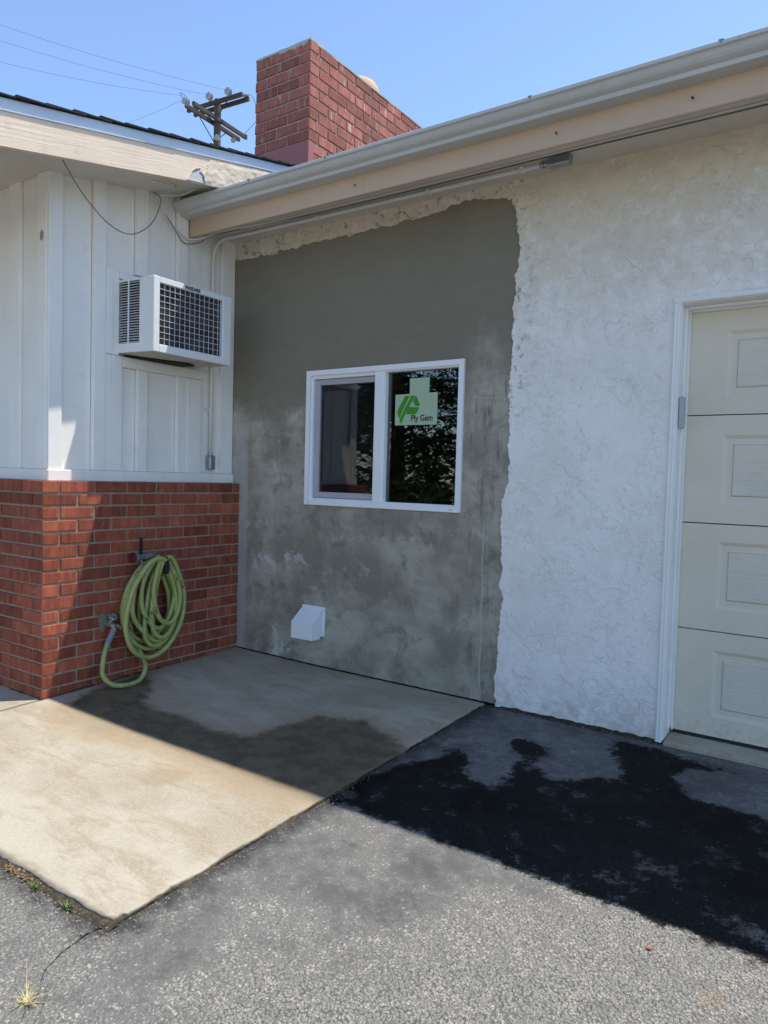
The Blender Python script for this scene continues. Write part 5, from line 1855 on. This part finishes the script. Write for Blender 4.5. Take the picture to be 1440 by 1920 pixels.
blade(mb, (x, y, gz(x, y) - 0.01), (0.7, 0.5, 0.5), 0.075, 0.0012, 0.01)
tag(mb.build('grass_tuft', M['straw']), 'dry yellow grass tuft growing from the asphalt crack', 'grass tuft')


def scatter(name, mat, fn, n, s0, s1, kind='stuff'):
    mb = MB()
    for i in range(n):
        x, y = fn()
        s = rw.uniform(s0, s1)
        z = gz(x, y) - 0.006
        a_ = rw.uniform(0, math.pi)
        pts_ = []
        for k in range(5):
            t = a_ + 2 * math.pi * k / 5
            pts_.append(mb.bm.verts.new((x + math.cos(t) * s * rw.uniform(.4, 1), y + math.sin(t) * s * rw.uniform(.4, 1), z + rw.uniform(0, s * 0.7))))
        mb.bm.faces.new(pts_)
    o = mb.build(name, mat)
    tag(o, kind=kind)
    return o


scatter('leaf_litter', M['litter'], lambda: (rw.gauss(1.40, 0.05), -2.262 + rw.gauss(0, 0.010)), 160, 0.002, 0.005)
scatter('leaf_litter', M['litter'], lambda: (rw.uniform(0.9, 1.86), -2.268 + rw.gauss(0, 0.016)), 160, 0.0015, 0.004)
M['grit'] = m_plain('pale_grit', (0.30, 0.28, 0.24), 0.9, var=0.4, s=90)
scatter('joint_grit', M['grit'], lambda: (1.862 + abs(rw.gauss(0, 0.02)), rw.uniform(-2.28, -0.3)), 420, 0.001, 0.0035)
scatter('joint_grit', M['grit'], lambda: (rw.uniform(0.9, 1.9), -2.27 - abs(rw.gauss(0, 0.03))), 260, 0.001, 0.0035)
scatter('wall_foot_crumbs', M['grit'], lambda: (rw.uniform(-0.01, 0.16) if rw.random() < .5 else rw.uniform(1.95, 2.74), 0) if False else (lambda t: (0.012 + abs(rw.gauss(0, 0.02)), -1.38 + t * 1.3) if t < 0.5 else (1.95 + (t - 0.5) * 1.55, -0.02 - abs(rw.gauss(0, 0.014))))(rw.random()), 260, 0.001, 0.004)
scatter('pavement_grit', M['grit'], lambda: (rw.uniform(1.9, 3.4), -0.1 - 2.3 * rw.random()), 420, 0.0008, 0.0030)
scatter('pavement_grit', M['litter'], lambda: (rw.uniform(0.1, 3.3), -0.3 - 2.0 * rw.random()), 70, 0.0015, 0.0045)
M['moss'] = m_plain('dark_moss_dirt', (0.055, 0.047, 0.03), 1.0, spec=0.05, var=0.5, s=60, bump=0.9, bs=120)
# dark dirt heaped at the foot of the walls
mb = MB()


def heap(pts_fn, n, h, wd):
    rows = []
    for i in range(n + 1):
        (x, y), (nx, ny) = pts_fn(i / n)
        k = 0.35 + 0.9 * abs(mnoise.noise(Vector((x * 17, y * 17, 3.3))))
        rows.append([mb.bm.verts.new((x, y, gz(x, y) + h * k)), mb.bm.verts.new((x + nx * wd * k * 0.5, y + ny * wd * k * 0.5, gz(x, y) + h * k * 0.5)), mb.bm.verts.new((x + nx * wd * k, y + ny * wd * k, gz(x, y) - 0.014))])
    for i in range(n):
        for k in range(2):
            mb.bm.faces.new((rows[i][k], rows[i + 1][k], rows[i + 1][k + 1], rows[i][k + 1]))


heap(lambda t: ((1.95 + 0.77 * t, -0.004), (0, -1)), 90, 0.012, 0.028)
heap(lambda t: ((-0.004, -1.38 + 0.75 * t), (1, 0)), 70, 0.014, 0.022)
heap(lambda t: ((-0.3 + 0.31 * t, -1.368), (0, -1)), 40, 0.014, 0.022)
tag(mb.build('wall_foot_dirt', M['moss'], smooth=True), kind='stuff')
mb = MB()
p_ = Vector((3.06, -1.49, gz(3.06, -1.49) - 0.008))
vs = [mb.bm.verts.new(p_ + Vector((math.cos(t) * 0.009, math.sin(t) * 0.005, 0.003 * math.sin(3 * t)))) for t in [2 * math.pi * i / 9 for i in range(9)]]
mb.bm.faces.new(vs)
tag(mb.build('fallen_leaf', M['redleaf']), 'tiny red fallen leaf on the sunlit asphalt near the shadow edge', 'leaf')

# ---- trees behind the viewer, seen mirrored in the window panes
def tree(x, y, H, R, seed, label):
    r = random.Random(seed)
    root = empty('pine_tree', (x, y, -0.3))
    WORIG[root.name] = (x, y, -0.3)
    tag(root, label, 'tree', 'trees across the yard, mirrored in the window')
    mb = MB()
    mb.tube(spline([(x, y, -0.3), (x + .1, y, H * .3), (x - .1, y + .1, H * .65), (x, y, H * 0.95)], 5), [0.22 - 0.20 * i / 15 for i in range(16)], 10)
    lim = []
    for i in range(34):
        z = H * (0.03 + 0.88 * (i / 34) ** 1.3)
        a_ = r.uniform(0, 2 * math.pi)
        L = R * (1.05 - 0.75 * (z / H)) * r.uniform(0.7, 1.1)
        e = Vector((x + math.cos(a_) * L, y + math.sin(a_) * L, z + L * 0.18))
        m_ = Vector((x + math.cos(a_) * L * .5, y + math.sin(a_) * L * .5, z + L * 0.16))
        mb.tube(spline([(x, y, z), m_, e], 4), [0.055 - 0.005 * k for k in range(9)], 6)
        lim.append((Vector((x, y, z)), m_, e))
    mb.build('trunk', M['bark'], root)
    V, F, T = [], [], []
    for (s, m_, e) in lim:
        for c in range(30):
            t = r.uniform(0.15, 1.1)
            p = s.lerp(e, t) + Vector((r.gauss(0, .34), r.gauss(0, .34), r.gauss(0, .30)))
            tone = r.random() ** 1.5
            for k in range(16):
                d = Vector((r.gauss(0, 1), r.gauss(0, 1), r.gauss(0, .7))).normalized()
                sd_ = d.orthogonal().normalized() * r.uniform(0.016, 0.034)
                L = r.uniform(0.14, 0.34)
                o_ = p + Vector((r.gauss(0, .10), r.gauss(0, .10), r.gauss(0, .08)))
                b = len(V)
                V += [o_ - sd_, o_ + sd_, o_ + d * L]
                F.append((b, b + 1, b + 2))
                T += [min(1, max(0, tone + r.uniform(-.2, .2)))] * 3
    me_ = bpy.data.meshes.new('crown')
    me_.from_pydata([tuple(v) for v in V], [], F)
    a_ = me_.attributes.new('tone', 'FLOAT', 'POINT')
    a_.data.foreach_set('value', T)
    me_.materials.append(M['leaf'])
    o = bpy.data.objects.new('crown', me_)
    COL.objects.link(o)
    attach(o, root)


tree(-5.6, -10.2, 7.5, 3.2, 1, 'nearer dark pine mirrored in the right window pane')
tree(-8.6, -9.6, 8.5, 3.4, 2, 'pine mirrored at the middle of the window')
tree(-3.4, -13.0, 7.5, 3.2, 3, 'farther pine mirrored at the right edge of the window')
